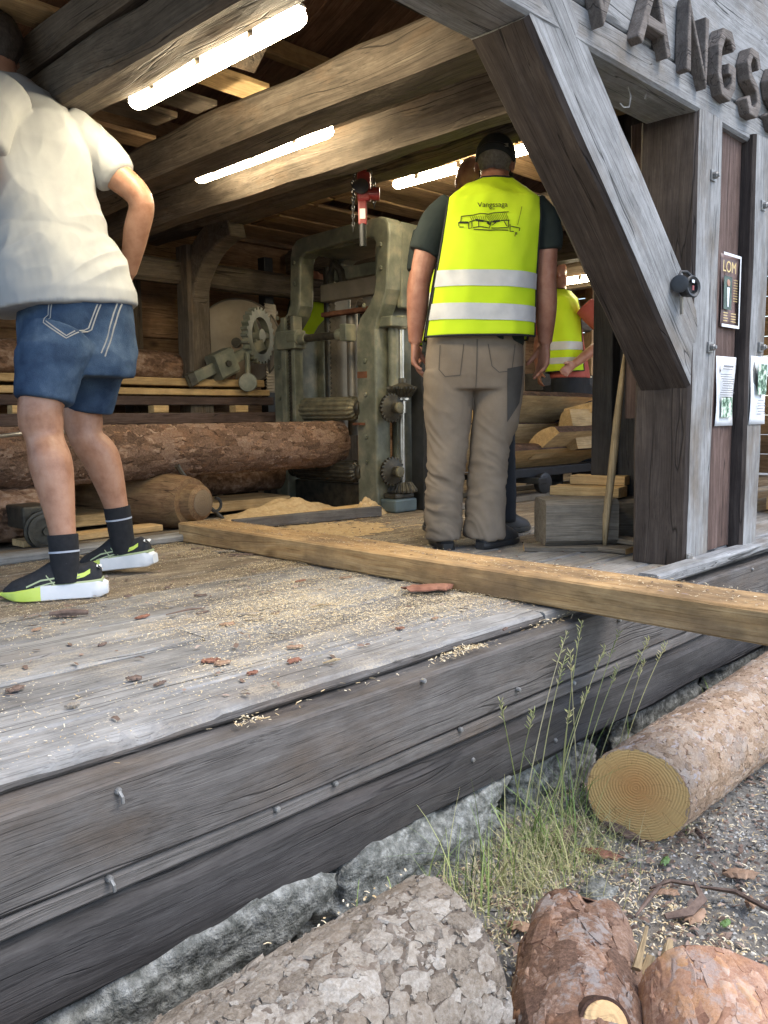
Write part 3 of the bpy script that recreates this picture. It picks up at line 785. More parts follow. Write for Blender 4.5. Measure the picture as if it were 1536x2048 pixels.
# inner partition of dark boards behind the corner post
part = empty('partition_wall', (3.5, 1.8, 0), parent=shed)
for i, y in enumerate([1.62, 1.755, 1.89]):
    timber('board', part, (3.50 + 0.004 * (i % 2), y, 0.0), (3.50 + 0.004 * (i % 2), y, 1.95), 0.035, 0.136, 'edge_dark' if i != 1 else 'board_red', upv=(0, -1, 0))
timber('partition_post', shed, (3.47, 1.995, 0.0), (3.47, 1.995, 1.95), 0.11, 0.10, 'edge_dark', seg=10, k=1, amp=0.003, seed=51, upv=(0, -1, 0))
timber('prop_post', shed, (3.22, 1.70, 0.55), (3.22, 1.70, 1.7), 0.08, 0.10, 'board_red', seg=8, k=1, amp=0.003, seed=52, upv=(0, -1, 0))

# tie beams across the shed
for i, (x0, x1, z0, z1, ch) in enumerate([(1.36, 1.52, 1.63, 1.78, .02), (2.0, 2.2, 1.625, 1.775, .025), (2.42, 2.61, 1.61, 1.79, .05), (3.02, 3.2, 1.745, 1.878, .03), (4.3, 4.5, 1.66, 1.87, .04), (5.3, 5.5, 1.66, 1.87, .04), (6.5, 6.7, 1.66, 1.87, .04)]):
    timber('tie_beam', shed, ((x0 + x1) / 2, 1.585, (z0 + z1) / 2), ((x0 + x1) / 2, 5.3, (z0 + z1) / 2 + random.uniform(-.02, .02)), x1 - x0, z1 - z0, 'beam', seg=44, k=4, c=ch, amp=0.016 if i == 2 else 0.011, freq=5, seed=60 + i)
timber('tie_beam', shed, (1.41, 1.60, 1.85), (1.41, 5.3, 1.85), 0.14, 0.12, 'beam', seg=30, k=3, c=.02, amp=0.008, seed=71)
# rear frame: posts and curved knees
for i, x in enumerate([0.6, 2.09, 3.11, 4.4, 6.6]):
    timber('rear_post', shed, (x, 4.78, 0), (x, 4.78, 1.66), 0.17, 0.16, 'beam', seg=16, k=2, c=.02, amp=0.008, seed=80 + i, upv=(0, -1, 0))
    g = Geo(); n = 12; rings = []
    for j in range(n + 1):
        a = PI / 2 * j / n
        rr = 0.45
        c = V((x, 4.72 - rr * (1 - math.cos(a)), 1.20 + rr * math.sin(a)))
        w = 0.09 + 0.09 * abs(j / n - .5)
        d = V((0, math.sin(a + .001), -math.cos(a))) if False else V((0, math.cos(a), math.sin(a)))
        nn = V((0, math.cos(a), -0 + math.sin(a)))
        out = V((0, math.cos(a), 0)) + V((0, 0, math.sin(a)))
        rings.append([c + V((-.06, 0, 0)), c + V((.06, 0, 0)), c + V((.06, 0, 0)) + V((0, .12 * math.cos(a) + .05, .12 * math.sin(a) + .03)), c + V((-.06, 0, 0)) + V((0, .12 * math.cos(a) + .05, .12 * math.sin(a) + .03))])
    g.rings(rings); g.put('curved_knee', 'beam', shed, True, bev=0.012)
timber('wall_plate', shed, (-1.5, 4.85, 1.50), (8, 4.85, 1.50), 0.12, 0.15, 'beam', seg=30, k=2, c=.02, amp=0.008, seed=90)
timber('wall_brace', shed, (2.52, 5.25, 1.62), (3.02, 5.25, 0.55), 0.10, 0.12, 'beam', seg=10, k=2, c=.012, amp=0.006, seed=91)
timber('wall_brace', shed, (0.9, 5.25, 1.62), (1.5, 5.25, 0.45), 0.10, 0.12, 'beam', seg=10, k=2, c=.012, amp=0.006, seed=92)
timber('wall_stud', shed, (2.94, 5.27, 0), (2.94, 5.27, 1.7), 0.09, 0.11, 'beam', seg=8, k=1, amp=0.005, seed=93, upv=(0, -1, 0))
bw = empty('rear_wall', (3, 5.4, 0), parent=shed)
sh = None
for i in range(11):
    for a, b in ([(-1.5, 2.5), (2.5, 5.6), (5.6, 8.2)] if i % 2 else [(-1.5, 3.9), (3.9, 8.2)]):
        timber('board', bw, (a + .003, 5.40 + .034 * (i % 2), 0.10 + i * 0.19), (b - .003, 5.40 + .034 * (i % 2), 0.10 + i * 0.19), 0.03, 0.196, 'wall', c=.005)
ew = empty('end_wall', (8.1, 4, 0), parent=shed)
for i in range(13):
    z = 0.09 + i * 0.18
    spans = [(1.5, 5.38)] if z < 0.95 or z > 2.2 else [(1.5, 3.75), (4.79, 5.38)]
    for a, b in spans:
        timber('board', ew, (8.1 + .006 * (i % 2), a, z), (8.1 + .006 * (i % 2), b, z), 0.03, 0.172, 'loft', c=.005)
for y in (4.83, 5.1, 3.7):
    timber('end_stud', shed, (8.02, y, 0.2), (8.02, y, 2.2), 0.09, 0.09, 'loft', upv=(0, -1, 0))
timber('window_post', shed, (8.05, 4.745, 0.95), (8.05, 4.745, 2.2), 0.05, 0.035, 'white_plastic', upv=(0, -1, 0))
# roof of boards running up the slope, with purlins
roof = empty('roof', (3, 3.3, 2.0), parent=shed)
rsh = None; rsh2 = None
for i in range(52):
    x = -1.6 + i * 0.19
    o = timber('roof_board', roof, (x, 1.42, 2.12 + .006 * (i % 2)), (x, 3.3, 2.92 + .006 * (i % 2)), 0.196, 0.022, 'roof', c=.003, share=rsh); rsh = o.data
    o = timber('roof_board', roof, (x, 3.3, 2.92 + .006 * (i % 2)), (x, 5.85, 1.95 + .006 * (i % 2)), 0.196, 0.022, 'roof', c=.003, share=rsh2); rsh2 = o.data
for j, (y, z, m) in enumerate([(1.9, 2.25, 'beam'), (2.7, 2.59, 'beam'), (3.3, 2.83, 'beam'), (3.9, 2.61, 'plank'), (4.7, 2.31, 'loft'), (5.3, 2.08, 'beam')]):
    timber('purlin', shed, (-1.6, y, z), (8.2, y, z), 0.06, 0.10, m)
timber('rafter', shed, (1.75, 1.5, 2.05), (1.75, 3.25, 2.79), 0.08, 0.12, 'beam', seg=6, k=1, amp=.005, seed=97)
timber('strut', shed, (1.85, 2.45, 1.8), (1.9, 3.0, 2.65), 0.10, 0.12, 'beam', seg=6, k=1, amp=.006, seed=98)
timber('strut', shed, (1.2, 4.4, 1.85), (1.25, 3.6, 2.65), 0.10, 0.12, 'beam', seg=6, k=1, amp=.006, seed=99)
# loft boards laid on the tie beams
loft = empty('loft', (4, 3.4, 1.9), parent=shed)
k = 0
for y in arange(1.72, 5.3, 0.178):
    for a, b in [(2.46, 3.6), (3.61, 5.35), (5.36, 8.05)]:
        if random.random() < 0.06: continue
        timber('loft_board', loft, (a + random.uniform(-.05, .02), y, 1.895 + random.uniform(0, .012)), (b, y, 1.895 + random.uniform(0, .012)), 0.168, 0.024, 'loft', c=.003); k += 1
for (y, a, b, w, m) in [(2.95, 1.2, 2.3, .16, 'plank'), (3.25, 1.1, 2.25, .15, 'beam'), (3.5, 1.25, 2.2, .17, 'beam'), (3.85, 1.0, 2.3, .16, 'loft'), (4.2, 1.1, 2.2, .16, 'beam'), (4.55, .9, 2.2, .17, 'beam'), (1.75, 1.3, 2.2, .15, 'roof')]:
    timber('loft_board', loft, (a, y, 1.935), (b, y + .05, 1.94), w, 0.024, m, c=.003)

# ------------------------------------------------------------------ lamps
def lamp(x, y0, y1, z, label, r=0.034):
    t = tag(empty('tube_lamp', (x, (y0 + y1) / 2, z)), label, 'lamp', 'long tube lamps under the tie beams')
    def ell(y, s, a0, a1, n):
        return [V((x + r * s * math.cos(a0 + (a1 - a0) * i / n), y, z + r * s * 0.85 * math.sin(a0 + (a1 - a0) * i / n))) for i in range(n + 1)]
    g = Geo(); rings = []
    for yy, s in [(y0, .55), (y0 + .012, .85), (y0 + .035, 1)] + [(y0 + (y1 - y0) * q, 1) for q in (.25, .5, .75)] + [(y1 - .035, 1), (y1 - .012, .85), (y1, .55)]:
        rings.append(ell(yy, s, PI * 0.76, 2 * PI + .24 * PI, 16))
    g.rings(rings, close=False, cap=False)
    g.put('diffuser', 'lamp_glow', t, True)
    g = Geo(); rings = []
    for yy, s in [(y0 - .004, .55), (y0 + .01, .95), (y0 + .035, 1.08), (y1 - .035, 1.08), (y1 - .01, .95), (y1 + .004, .55)]:
        rings.append([V((x + r * .66 * s * math.cos(a), yy, z + r * .56 + r * .45 * s * max(0, math.sin(a)))) for a in [i * PI / 8 for i in range(9)]])
    g.rings(rings, close=True); g.put('housing', 'white_plastic', t, True)
    g = Geo()
    for q in (.2, .5, .8):
        yy = y0 + (y1 - y0) * q
        for s in (-1, 1):
            g = Geo(); g.box((x + s * (r + .002) - .003, yy - .014, z - .012), (x + s * (r + .002) + .003, yy + .014, z + .02)); g.put('clip', 'steel', t)
    for q in (.15, .85):
        g = Geo(); g.tube([(x, y0 + (y1 - y0) * q, z + r * .6), (x, y0 + (y1 - y0) * q, z + .07)], .008, 6); g.put('bracket', 'dull_steel', t)
    return t
lamp(1.55, 1.82, 2.70, 1.635, 'nearest and largest lit tube lamp, above the white T-shirt', .033)
lamp(2.245, 2.48, 3.38, 1.648, 'thin lit tube lamp in the middle beside the red chain hoist', .027)
lamp(3.45, 2.35, 3.30, 1.822, 'lit tube lamp partly hidden behind the black cap', .03)
lamp(5.9, 3.45, 4.35, 1.62, 'small far lit tube lamp above the red shirt', .035)

# ------------------------------------------------------------------ frame saw
saw = tag(empty('frame_saw', (3.75, 4.0, 0)), 'green-grey cast iron sawing machine with ribbed rollers and black toothed gears', 'sawing machine')
def arcs(pts): return pts
outer = [(3.565, 0), (3.565, .5), (3.565, 1.08), (3.545, 1.14), (3.50, 1.22), (3.47, 1.30), (3.46, 1.40), (3.445, 1.60), (3.448, 1.66), (3.47, 1.695), (3.52, 1.71), (3.85, 1.708), (4.20, 1.70), (4.27, 1.69), (4.315, 1.655), (4.333, 1.60), (4.343, 1.40), (4.348, 1.30), (4.38, 1.24), (4.46, 1.19), (4.51, 1.14), (4.532, 1.08), (4.535, .5), (4.535, 0)]
inner = [(3.735, 0), (3.733, .5), (3.73, 1.08), (3.70, 1.15), (3.63, 1.21), (3.58, 1.28), (3.563, 1.36), (3.556, 1.50), (3.558, 1.56), (3.575, 1.59), (3.61, 1.605), (3.85, 1.61), (4.12, 1.60), (4.18, 1.595), (4.22, 1.575), (4.236, 1.54), (4.243, 1.40), (4.248, 1.28), (4.28, 1.22), (4.34, 1.16), (4.385, 1.12), (4.405, 1.05), (4.41, .5), (4.41, 0)]
g = ring_plate(outer, inner, 3.55, 3.67); g.put('front_frame', 'paint', saw, False, bev=0.012)
g = ring_plate(outer, inner, 3.88, 4.0); g.put('rear_frame', 'paint', saw, False, bev=0.012)
so = [(3.66, 0), (3.60, .3), (3.60, .62), (3.60, .9), (3.60, 1.2), (3.60, 1.55), (3.62, 1.69), (3.9, 1.69), (3.96, 1.55), (3.96, 1.1), (3.96, .6), (3.96, 0)]
si = [(3.70, .18), (3.665, .2), (3.66, .56), (3.663, .75), (3.665, .96), (3.68, 1.01), (3.70, 1.02), (3.72, 1.01), (3.735, .96), (3.735, .75), (3.735, .56), (3.73, .2)]
g = ring_plate(so, si, 3.575, 3.61, 'y'); g.put('side_plate', 'paint', saw, False, bev=0.005)
g = Geo(); g.box((3.665, 3.46, 1.2), (3.885, 3.50, 1.69)); g.put('side_web', 'paint', saw, bev=.008)
g = Geo(); g.box((3.665, 4.46, 0), (3.885, 4.50, 1.12)); g.put('side_web', 'paint', saw, bev=.008)
g = Geo(); g.box((3.6, 3.745, 0.0), (3.93, 4.40, 0.16)); g.put('base_block', 'grease', saw, bev=.01)
g = Geo(); g.box((3.60, 3.57, 1.60), (3.95, 4.23, 1.64)); g.put('top_web', 'paint', saw, bev=.01)
# sash with cross bars and blades
for z0, z1, x, m in [(1.31, 1.42, 3.70, 'dull_steel'), (1.215, 1.245, 3.70, 'rust'), (1.45, 1.53, 3.80, 'paint')]:
    g = Geo(); g.box((x, 3.60, z0), (x + .06, 4.22, z1)); g.put('sash_bar', m, saw, bev=.008)
g = Geo(); g.tube([(3.8, 4.1, 1.40), (3.8, 4.12, 1.5), (3.8, 4.18, 1.56), (3.8, 4.22, 1.5), (3.8, 4.22, 1.40)], .03, 8); g.put('sash_hook', 'grease', saw, True)
for y, z0, z1, rr, m in [(4.27, .2, 1.55, .035, 'grease'), (3.66, .2, 1.55, .03, 'grease'), (4.05, .45, 1.24, .038, 'dull_steel'), (3.95, .5, 1.22, .02, 'grease')]:
    g = Geo(); g.lathe([(rr, 0), (rr, z1 - z0)], (3.82, y, z0), (0, 0, 1), 14); g.put('guide_column', m, saw, True)
for y in (3.80, 3.87, 4.13, 4.18):
    g = Geo(); n = 30; pts = []
    L, Q = [], []
    for i in range(n * 2 + 1):
        z = .35 + .98 * i / (2 * n)
        L.append((3.74 + (.018 if i % 2 else 0), z)); Q.append((3.86, z))
    rings = [[V((a[0], y, a[1])), V((b[0], y, b[1])), V((b[0], y + .003, b[1])), V((a[0], y + .003, a[1]))] for a, b in zip(L, Q)]
    g.rings(rings); g.put('saw_blade', 'dull_steel', saw)
# pressure rod with bearings, rack posts
g = Geo(); g.lathe([(.024, 0), (.024, .48)], (3.50, 4.24, 1.062), (0, -1, 0), 16); g.put('pressure_rod', 'grease', saw, True)
g = Geo(); g.box((3.46, 4.20, 1.005), (3.555, 4.39, 1.12)); g.lathe([(.05, 0), (.05, .09)], (3.50, 4.19, 1.075), (0, 1, 0), 16); g.lathe([(.032, 0), (.032, .06)], (3.50, 4.19, 1.062), (0, -1, 0), 16)
g.put('bearing_block', 'paint', saw, False, bev=.006)
g = Geo(); g.box((3.47, 3.735, 1.02), (3.56, 3.79, 1.12)); g.lathe([(.035, 0), (.035, .05)], (3.50, 3.79, 1.062), (0, 1, 0), 14); g.put('bearing_block', 'paint', saw, False, bev=.006)
for y0, y1 in ((4.24, 4.275), (4.33, 4.375)):
    g = Geo(); g.box((3.49, y0, .50), (3.56, y1, 1.21)); g.put('rack_guide', 'paint', saw, bev=.005)
g = Geo(); g.box((3.51, 4.285, .50), (3.55, 4.32, 1.22))
for i in range(34): g.box((3.502, 4.287, .505 + i * .021), (3.512, 4.318, .515 + i * .021))
g.put('toothed_rack', 'grease', saw)
g = Geo(); g.box((3.50, 3.66, .52), (3.548, 3.72, .535)); g.put('wear_plate', 'rust', saw)
g = Geo(); g.box((3.545, 3.64, .80), (3.549, 3.72, .838)); g.put('name_plate', 'rust', saw)
# fluted feed rollers
def fluted(z, y0, y1, r, mat):
    g = Geo(); n = 56; x = 3.585
    prof = [(.55, y0 - .02), (.9, y0), (1, y0 + .02), (1, y0 + .05)] + [(1, y0 + (y1 - y0) * q) for q in (.3, .5, .7)] + [(1, y1 - .05), (1, y1 - .02), (.9, y1), (.55, y1 + .02)]
    rings = []
    for s, y in prof:
        rings.append([V((x + (r * s * (1 if j % 4 < 2 else .90)) * math.cos(2 * PI * j / n), y, z + (r * s * (1 if j % 4 < 2 else .90)) * math.sin(2 * PI * j / n))) for j in range(n)])
    g.rings(rings); o = g.put('feed_roller', mat, saw, False)
    g = Geo(); g.lathe([(.03, 0), (.03, y1 - y0 + .26)], (x, y0 - .13, z), (0, 1, 0), 14); g.put('axle', 'grease', o, True)
    for y in (y0 - .045, y1 + .045):
        g = Geo(); g.lathe([(.05, -.02), (.056, -.01), (.056, .01), (.05, .02)], (x, y, z), (0, 1, 0), 18); g.put('collar', 'grease', o, True)
fluted(.622, 3.775, 4.32, .074, 'roll_metal')
fluted(.235, 3.775, 4.33, .070, 'grease')
# lever with counterweights
A, B = V((3.52, 4.60, 1.06)), V((2.93, 4.60, .805))
timber('lever_arm', saw, A, B, .028, .07, 'paint', c=.004)
d = (B - A).normalized()
cpt = A + d * .36
mt = frame(cpt - d * .07, cpt + d * .07)
me = timber_mesh(.15, .12, .165, 1, 0, .016); put('counterweight', me, 'paint', saw, mt)
g = Geo(); g.lathe([(.02, 0), (.02, .018)], cpt + V((0, -.06, 0)), (0, -1, 0), 6); g.put('weight_bolt', 'grease', saw)
me = timber_mesh(.05, .045, .085, 1, 0, .006); put('lever_tip', me, 'grease', saw, frame(B - d * .05, B))
p = A + d * .17
g = Geo(); g.tube([p + V((0, -.03, 0)), p + V((0, -.03, -.15))], .018, 8); g.lathe([(.02, -.025), (.058, -.022), (.062, -.01), (.062, .01), (.058, .022), (.02, .025)], p + V((0, -.03, -.19)), (-.6, -.8, 0), 22); g.put('hanging_weight', 'paint', saw, True)
def toothed_wheel(name, c, ax, r, n, th, mat, hole=.72, tooth=.016, spokes=3):
    ax = V(ax).normalized(); u = ax.orthogonal().normalized(); w = ax.cross(u); c = V(c); g = Geo(); m = n * 4
    def ring(rad, t, teeth=False): return [c + ax * t + (u * math.cos(2 * PI * j / m) + w * math.sin(2 * PI * j / m)) * (rad + (tooth if teeth and j % 4 < 2 else 0)) for j in range(m)]
    rr = [ring(r * hole, -th / 2), ring(r, -th / 2, True), ring(r, th / 2, True), ring(r * hole, th / 2)]
    g.rings(rr + [rr[0]], True, False)
    for s in range(spokes):
        a = 2 * PI * s / spokes + .4; dd = u * math.cos(a) + w * math.sin(a)
        g.tube([c, c + dd * r * (hole + .05)], .024, 6)
    g.lathe([(.045, -th * .7), (.045, th * .7)], c, ax, 14)
    return g.put(name, mat, saw, False)
toothed_wheel('sprocket', (3.50, 4.63, 1.115), (0.45, -1, 0), .17, 26, .05, 'paint', .72, .018)
toothed_wheel('small_gear', (3.42, 4.55, .235), (0, 1, 0), .085, 16, .05, 'grease', .5, .016)
# bevel gears on the side
def bevel(c, ax, r, mat='grease', n=22):
    ax = V(ax).normalized(); u = ax.orthogonal().normalized(); w = ax.cross(u); c = V(c); g = Geo(); m = n * 4
    def ring(rad, t, k=0): return [c + ax * t + (u * math.cos(2 * PI * j / m) + w * math.sin(2 * PI * j / m)) * (rad * (1 if j % 4 < 2 else 1 - k)) for j in range(m)]
    g.rings([ring(.02, .05), ring(r * .55, .05), ring(r * .62, .052, .10), ring(r, .005, .13), ring(r * 1.0, -.008, .13), ring(r * .8, -.012), ring(r * .35, -.03), ring(r * .33, -.06), ring(.02, -.06)], True, True)
    return g.put('bevel_gear', mat, saw, False)
bevel((3.70, 3.50, .735), (0, 0, -1), .092)
bevel((3.60, 3.49, .62), (0.12, 1, 0), .088)
bevel((3.70, 3.50, .125), (0, 0, 1), .092)
bevel((3.60, 3.49, .245), (0.12, 1, 0), .088)
for z in (.62, .245):
    g = Geo(); g.lathe([(.032, 0), (.032, .03), (.02, .035)], (3.60, 3.45, z), (0, -1, 0), 12); g.put('gear_hub', 'roll_metal', saw, True)
g = Geo(); g.lathe([(.017, 0), (.017, 1.05)], (3.70, 3.50, .08), (0, 0, 1), 14); g.put('drive_shaft', 'steel', saw, True)
g = Geo(); g.lathe([(.034, 0), (.034, .34)], (3.665, 3.53, .75), (0, 0, 1), 14); g.put('shaft_sleeve', 'paint', saw, True)
g = Geo(); g.lathe([(.026, 0), (.026, .07), (.05, .075), (.05, .088), (.026, .09)], (3.70, 3.50, .59), (0, 0, 1), 16); g.put('shaft_collar', 'steel', saw, True)
g = Geo(); g.box((3.575, 3.46, 1.09), (3.76, 3.57, 1.15)); g.lathe([(.038, 0), (.038, .08)], (3.70, 3.50, 1.08), (0, 0, 1), 14); g.put('shaft_bracket', 'paint', saw, False, bev=.008)
g = Geo(); g.box((3.575, 3.44, 0.0), (3.765, 3.57, .08)); g.put('gear_housing', 'paint_blue', saw, bev=.012)
g = Geo(); g.box((3.59, 3.45, .08), (3.75, 3.56, .112)); g.put('gear_housing_cap', 'grease', saw, bev=.01)
g = Geo(); g.box((3.90, 3.40, 0.0), (3.96, 3.45, 1.0)); g.put('guard_post', 'paint_blue', saw, bev=.006)
g = Geo(); g.box((3.80, 3.40, 0), (3.87, 3.52, .9)); g.put('guard_plate', 'black', saw, bev=.006)
for z in (1.55, 1.42, 1.22, .9, .7, .45, .3):
    for y in ((3.51 if z > 1.3 else 3.65), (4.29 if z > 1.3 else 4.47)):
        g = Geo(); g.lathe([(.014, 0), (.014, .012), (.006, .014)], (3.548, y, z), (-1, 0, 0), 6); g.put('bolt', 'paint', saw)
# upright with toothed blade left of the frame, and the big disc
stand = tag(empty('blade_rack', (3.6, 4.95, 0)), 'dark upright rack holding a toothed saw blade beside the large disc', 'blade rack')
g = Geo(); g.box((3.84, 4.98, .0), (3.92, 5.06, 1.72)); g.put('upright', 'black', stand, bev=.006)
g = Geo(); L = []
for i in range(61): L.append(V((3.72 + (.012 if i % 2 else 0), 4.84, .75 + .62 * i / 60)))
g.rings([[a, V((3.84, 4.86, a.z)), V((3.84, 4.866, a.z)), a + V((0, .006, 0))] for a in L]); g.put('toothed_blade', 'dull_steel', stand)
for z in (.8, 1.3):
    g = Geo(); g.box((3.76, 4.86, z), (3.86, 5.0, z + .03)); g.put('blade_bracket', 'dull_steel', stand, bev=.004)
disc = tag(empty('round_disc', (3.62, 5.03, .78)), 'large round grey-brown metal disc leaning behind the saw', 'disc')
ax = V((-.72, -.69, .06)).normalized()
g = Geo(); g.lathe([(.31, -.012), (.32, 0), (.31, .012), (.295, .014), (.05, .016), (.0, .016)], (3.62, 5.03, 1.10), ax, 56); g.put('plate', 'disc', disc, True)
g = Geo(); g.tube([V((3.62, 5.03, 1.10)) + (V((.692, -.722, 0)) * math.cos(q) + ax.cross(V((.692, -.722, 0)).normalized()) * math.sin(q)) * .312 + ax * .012 for q in [2 * PI * i / 48 for i in range(49)]], .007, 6); g.put('rim', 'dull_steel', disc, True)
g = Geo(); g.lathe([(.035, .0), (.035, .03)], V((3.62, 5.03, 1.10)) + ax * .015, ax, 12); g.put('hub', 'grease', disc, True)

# ------------------------------------------------------------------ logs
def bark_h(p, plate, so):
    """height and random tone of overlapping bark plates"""
    q = p * plate + so
    q += noise.turbulence_vector(q * .55, 4, False) * .75
    dd, pp = noise.voronoi(q)
    e = min(1.0, (dd[1] - dd[0]) * 8)
    cell = noise.cell(pp[0] * 3.1 + V((.5, .5, .5))) * .5 + .5
    tilt = (q - pp[0]).x * (cell - .2) * .7
    q2 = q * 2.3 + V((3, 3, 3))
    d2, p2 = noise.voronoi(q2)
    c2 = noise.cell(p2[0] * 3.1 + V((.5, .5, .5))) * .5 + .5
    e2 = min(1.0, .1 + (d2[1] - d2[0]) * 7)
    return e * (.30 + .70 * cell) + tilt * e + .36 * c2 * e2 + .20 * fractal(q * 3.1, 3), .55 * cell + .45 * c2

def plate_attr(me, vals):
    a = me.attributes.new('plate', 'FLOAT', 'POINT'); a.data.foreach_set('value', vals)

def bark_scales(o, axis, n, rmin, rmax, hmin, hmax, mat, seed, elong=1.5, keep=None, pack=.80):
    """thin irregular scales of bark laid over a log's surface, one joined part"""
    rnd = random.Random(seed); me = o.data
    mw = WM[o.name]; tree = bvh_of(me)
    polys = [p for p in me.polygons if p.material_index == 0 and (keep is None or keep(mw @ p.center))]
    areas = []; acc = 0
    for p in polys: acc += p.area; areas.append(acc)
    import bisect
    g = Geo(); ax = V(axis).normalized(); cs = rmax * 2.4; grid = {}
    radii = sorted([rmin + (rmax - rmin) * rnd.random() ** 2.0 for i in range(n)], reverse=True)
    def cellof(q): return (int(q.x // cs), int(q.y // cs), int(q.z // cs))
    for r in radii:
        ok = False
        for tries in range(7):
            p = polys[min(len(polys) - 1, bisect.bisect(areas, rnd.random() * acc))]
            c, nn = p.center, p.normal
            w_ = c - ax * c.dot(ax) * (1 - 1 / elong); k0 = cellof(w_); ok = True
            for dx in (-1, 0, 1):
                for dy in (-1, 0, 1):
                    for dz in (-1, 0, 1):
                        for (q_, r_) in grid.get((k0[0] + dx, k0[1] + dy, k0[2] + dz), ()):
                            if (q_ - w_).length_squared < ((r + r_) * pack) ** 2: ok = False; break
                        if not ok: break
                    if not ok: break
                if not ok: break
            if ok: break
        if not ok: continue
        grid.setdefault(k0, []).append((w_.copy(), r))
        c, nn, _, _ = tree.find_nearest(c)
        t = (ax - nn * ax.dot(nn)).normalized(); b = nn.cross(t)
        h = rnd.uniform(hmin, hmax); tilt = rnd.uniform(-.5, 1.0) * h; m = 13; a0 = rnd.uniform(0, 6.28)
        top, bot = [], []
        for j in range(m):
            a = 2 * PI * j / m + rnd.uniform(-.2, .2)
            rr = r * rnd.uniform(.72, 1.12)
            u, v = rr * math.cos(a) * elong, rr * math.sin(a)
            q = c + t * u + b * v
            s_, sn, _, _ = tree.find_nearest(q)
            if s_ is None: s_, sn = q, nn
            hh = h * .75 + tilt * (u / (r * elong)) + rnd.uniform(-.4, .3) * h
            top.append(s_ + nn * max(.0006, hh)); bot.append(s_ - nn * .003)
        cc = c + nn * h * 1.05
        k = len(g.v); g.v += top + bot + [cc]
        for j in range(m):
            j2 = (j + 1) % m
            g.f += [(k + j, k + j2, k + 2 * m), (k + m + j, k + m + j2, k + j2, k + j)]
    me2 = mesh('bark_scales', g.v, g.f)
    q = put('bark_scales', me2, mat); q.parent = o; q['kind'] = 'stuff'
    return q

def logmesh(L, r0, r1, nl, na, amp=0.012, plate=16, seed=0, stretch=.55, flat=None, bend=0.0, cut0=0.0, cut1=0.0, lump=0.06):
    """bark cylinder along X centred on 0, with plates of bark standing proud; ends are faces with material 1"""
    so = V((seed * 5.1, seed * 2.3, seed * 9.7)); vs, fs, pls = [], [], []
    for i in range(nl + 1):
        t = i / nl
        for j in range(na):
            a = 2 * PI * j / na
            r = r0 + (r1 - r0) * t
            y, z = math.cos(a), math.sin(a)
            x = -L / 2 + L * t
            r *= 1 + lump * noise.noise(V((x * 1.6, y * .9, z * .9)) + so)
            h, pl = bark_h(V((x * stretch, y * r, z * r)), plate, so); h *= amp
            pls.append(pl)
            rr = r + h - amp * .5
            v = V((x + bend * 0, y * rr, z * rr + bend * (t - .5) ** 2))
            v.x += (cut0 * (1 - t) ** 3 + cut1 * t ** 3) * v.y
            if flat is not None and v.z > flat: v.z = flat
            vs.append(v)
    for i in range(nl):
        for j in range(na):
            j2 = (j + 1) % na
            fs.append((i * na + j, (i + 1) * na + j, (i + 1) * na + j2, i * na + j2))
    side = len(fs)
    fs.append(tuple(range(na)))
    fs.append(tuple(nl * na + j for j in range(na - 1, -1, -1)))
    me = mesh('log', vs, fs)
    bm = bmesh.new(); bm.from_mesh(me); bmesh.ops.recalc_face_normals(bm, faces=bm.faces); bm.to_mesh(me); bm.free()
    plate_attr(me, pls)
    sm = [True] * len(me.polygons); sm[-1] = sm[-2] = False
    me.polygons.foreach_set('use_smooth', sm)
    for k in (-1, -2): me.polygons[k].material_index = 1
    if flat is not None:
        for p in me.polygons:
            if p.normal.z > .97 and p.center.z > flat - .004: p.material_index = 2
    return me

def log(name, p0, p1, r0, r1, mats, label, nl=150, na=150, parent=None, cat='log', **kw):
    L = (V(p1) - V(p0)).length
    me = logmesh(L, r0, r1, nl, na, **kw)
    o = put(name, me, mats, parent, frame(p0, p1))
    if label: tag(o, label, cat)
    return o

# logs lying in the yard
lg1 = log('pine_log', (2.06, 1.075, -.475), (4.35, 1.12, -.465), .130, .162, ['bark_cut', 'end_green'], 'pine log with fresh ringed cut end facing the viewer, flaky pinkish bark', 420, 190, amp=.005, plate=30, seed=2, cut0=-.35, stretch=.6, lump=.03)
lg2 = log('pine_log', (-.15, .92, -.435), (1.105, .945, -.45), .19, .170, ['bark_grey', 'end_pale'], 'thick grey scaly pine log at the bottom centre below the deck', 460, 360, amp=.006, plate=24, seed=7, cut1=.25, stretch=.75, lump=.05)
lg3 = log('pine_log', (.5, -.02, -.495), (1.375, .555, -.49), .145, .14, ['bark_orange', 'end_pale'], 'orange-brown pine log in the bottom right corner', 300, 260, amp=.0045, plate=15, seed=11, cut1=.12, stretch=.5, lump=.07)
# forked log: trunk with two lobes where it divided
fork = tag(empty('forked_log', (1.3, .78, -.6)), 'dark reddish forked pine log with a split tip and sawn branch stub', 'log')
def limb_fused(name, chains, mat, parent, amp, plate, seed, voxel=.005):
    g = Geo()
    for pts, rads in chains: 
        P, Rr = [], []
        for i in range(25):
            t = i / 24 * (len(pts) - 1); k = min(int(t), len(pts) - 2); f = t - k
            P.append(V(pts[k]).lerp(V(pts[k + 1]), f)); Rr.append(rads[k] + (rads[k + 1] - rads[k]) * f)
        g.tube(P, Rr, 40)
    me = fuse(g, voxel, 3)
    pls = []
    def fn(co, n):
        h, pl = bark_h(V((co.x * .8, co.y * .8, co.z)), plate, V((seed, seed * 2, seed * 3))); pls.append(pl)
        return amp * (h - .5)
    displace(me, fn); plate_attr(me, pls)
    for p in me.polygons: p.use_smooth = True
    me.materials.clear()
    return put(name, me, mat, parent)
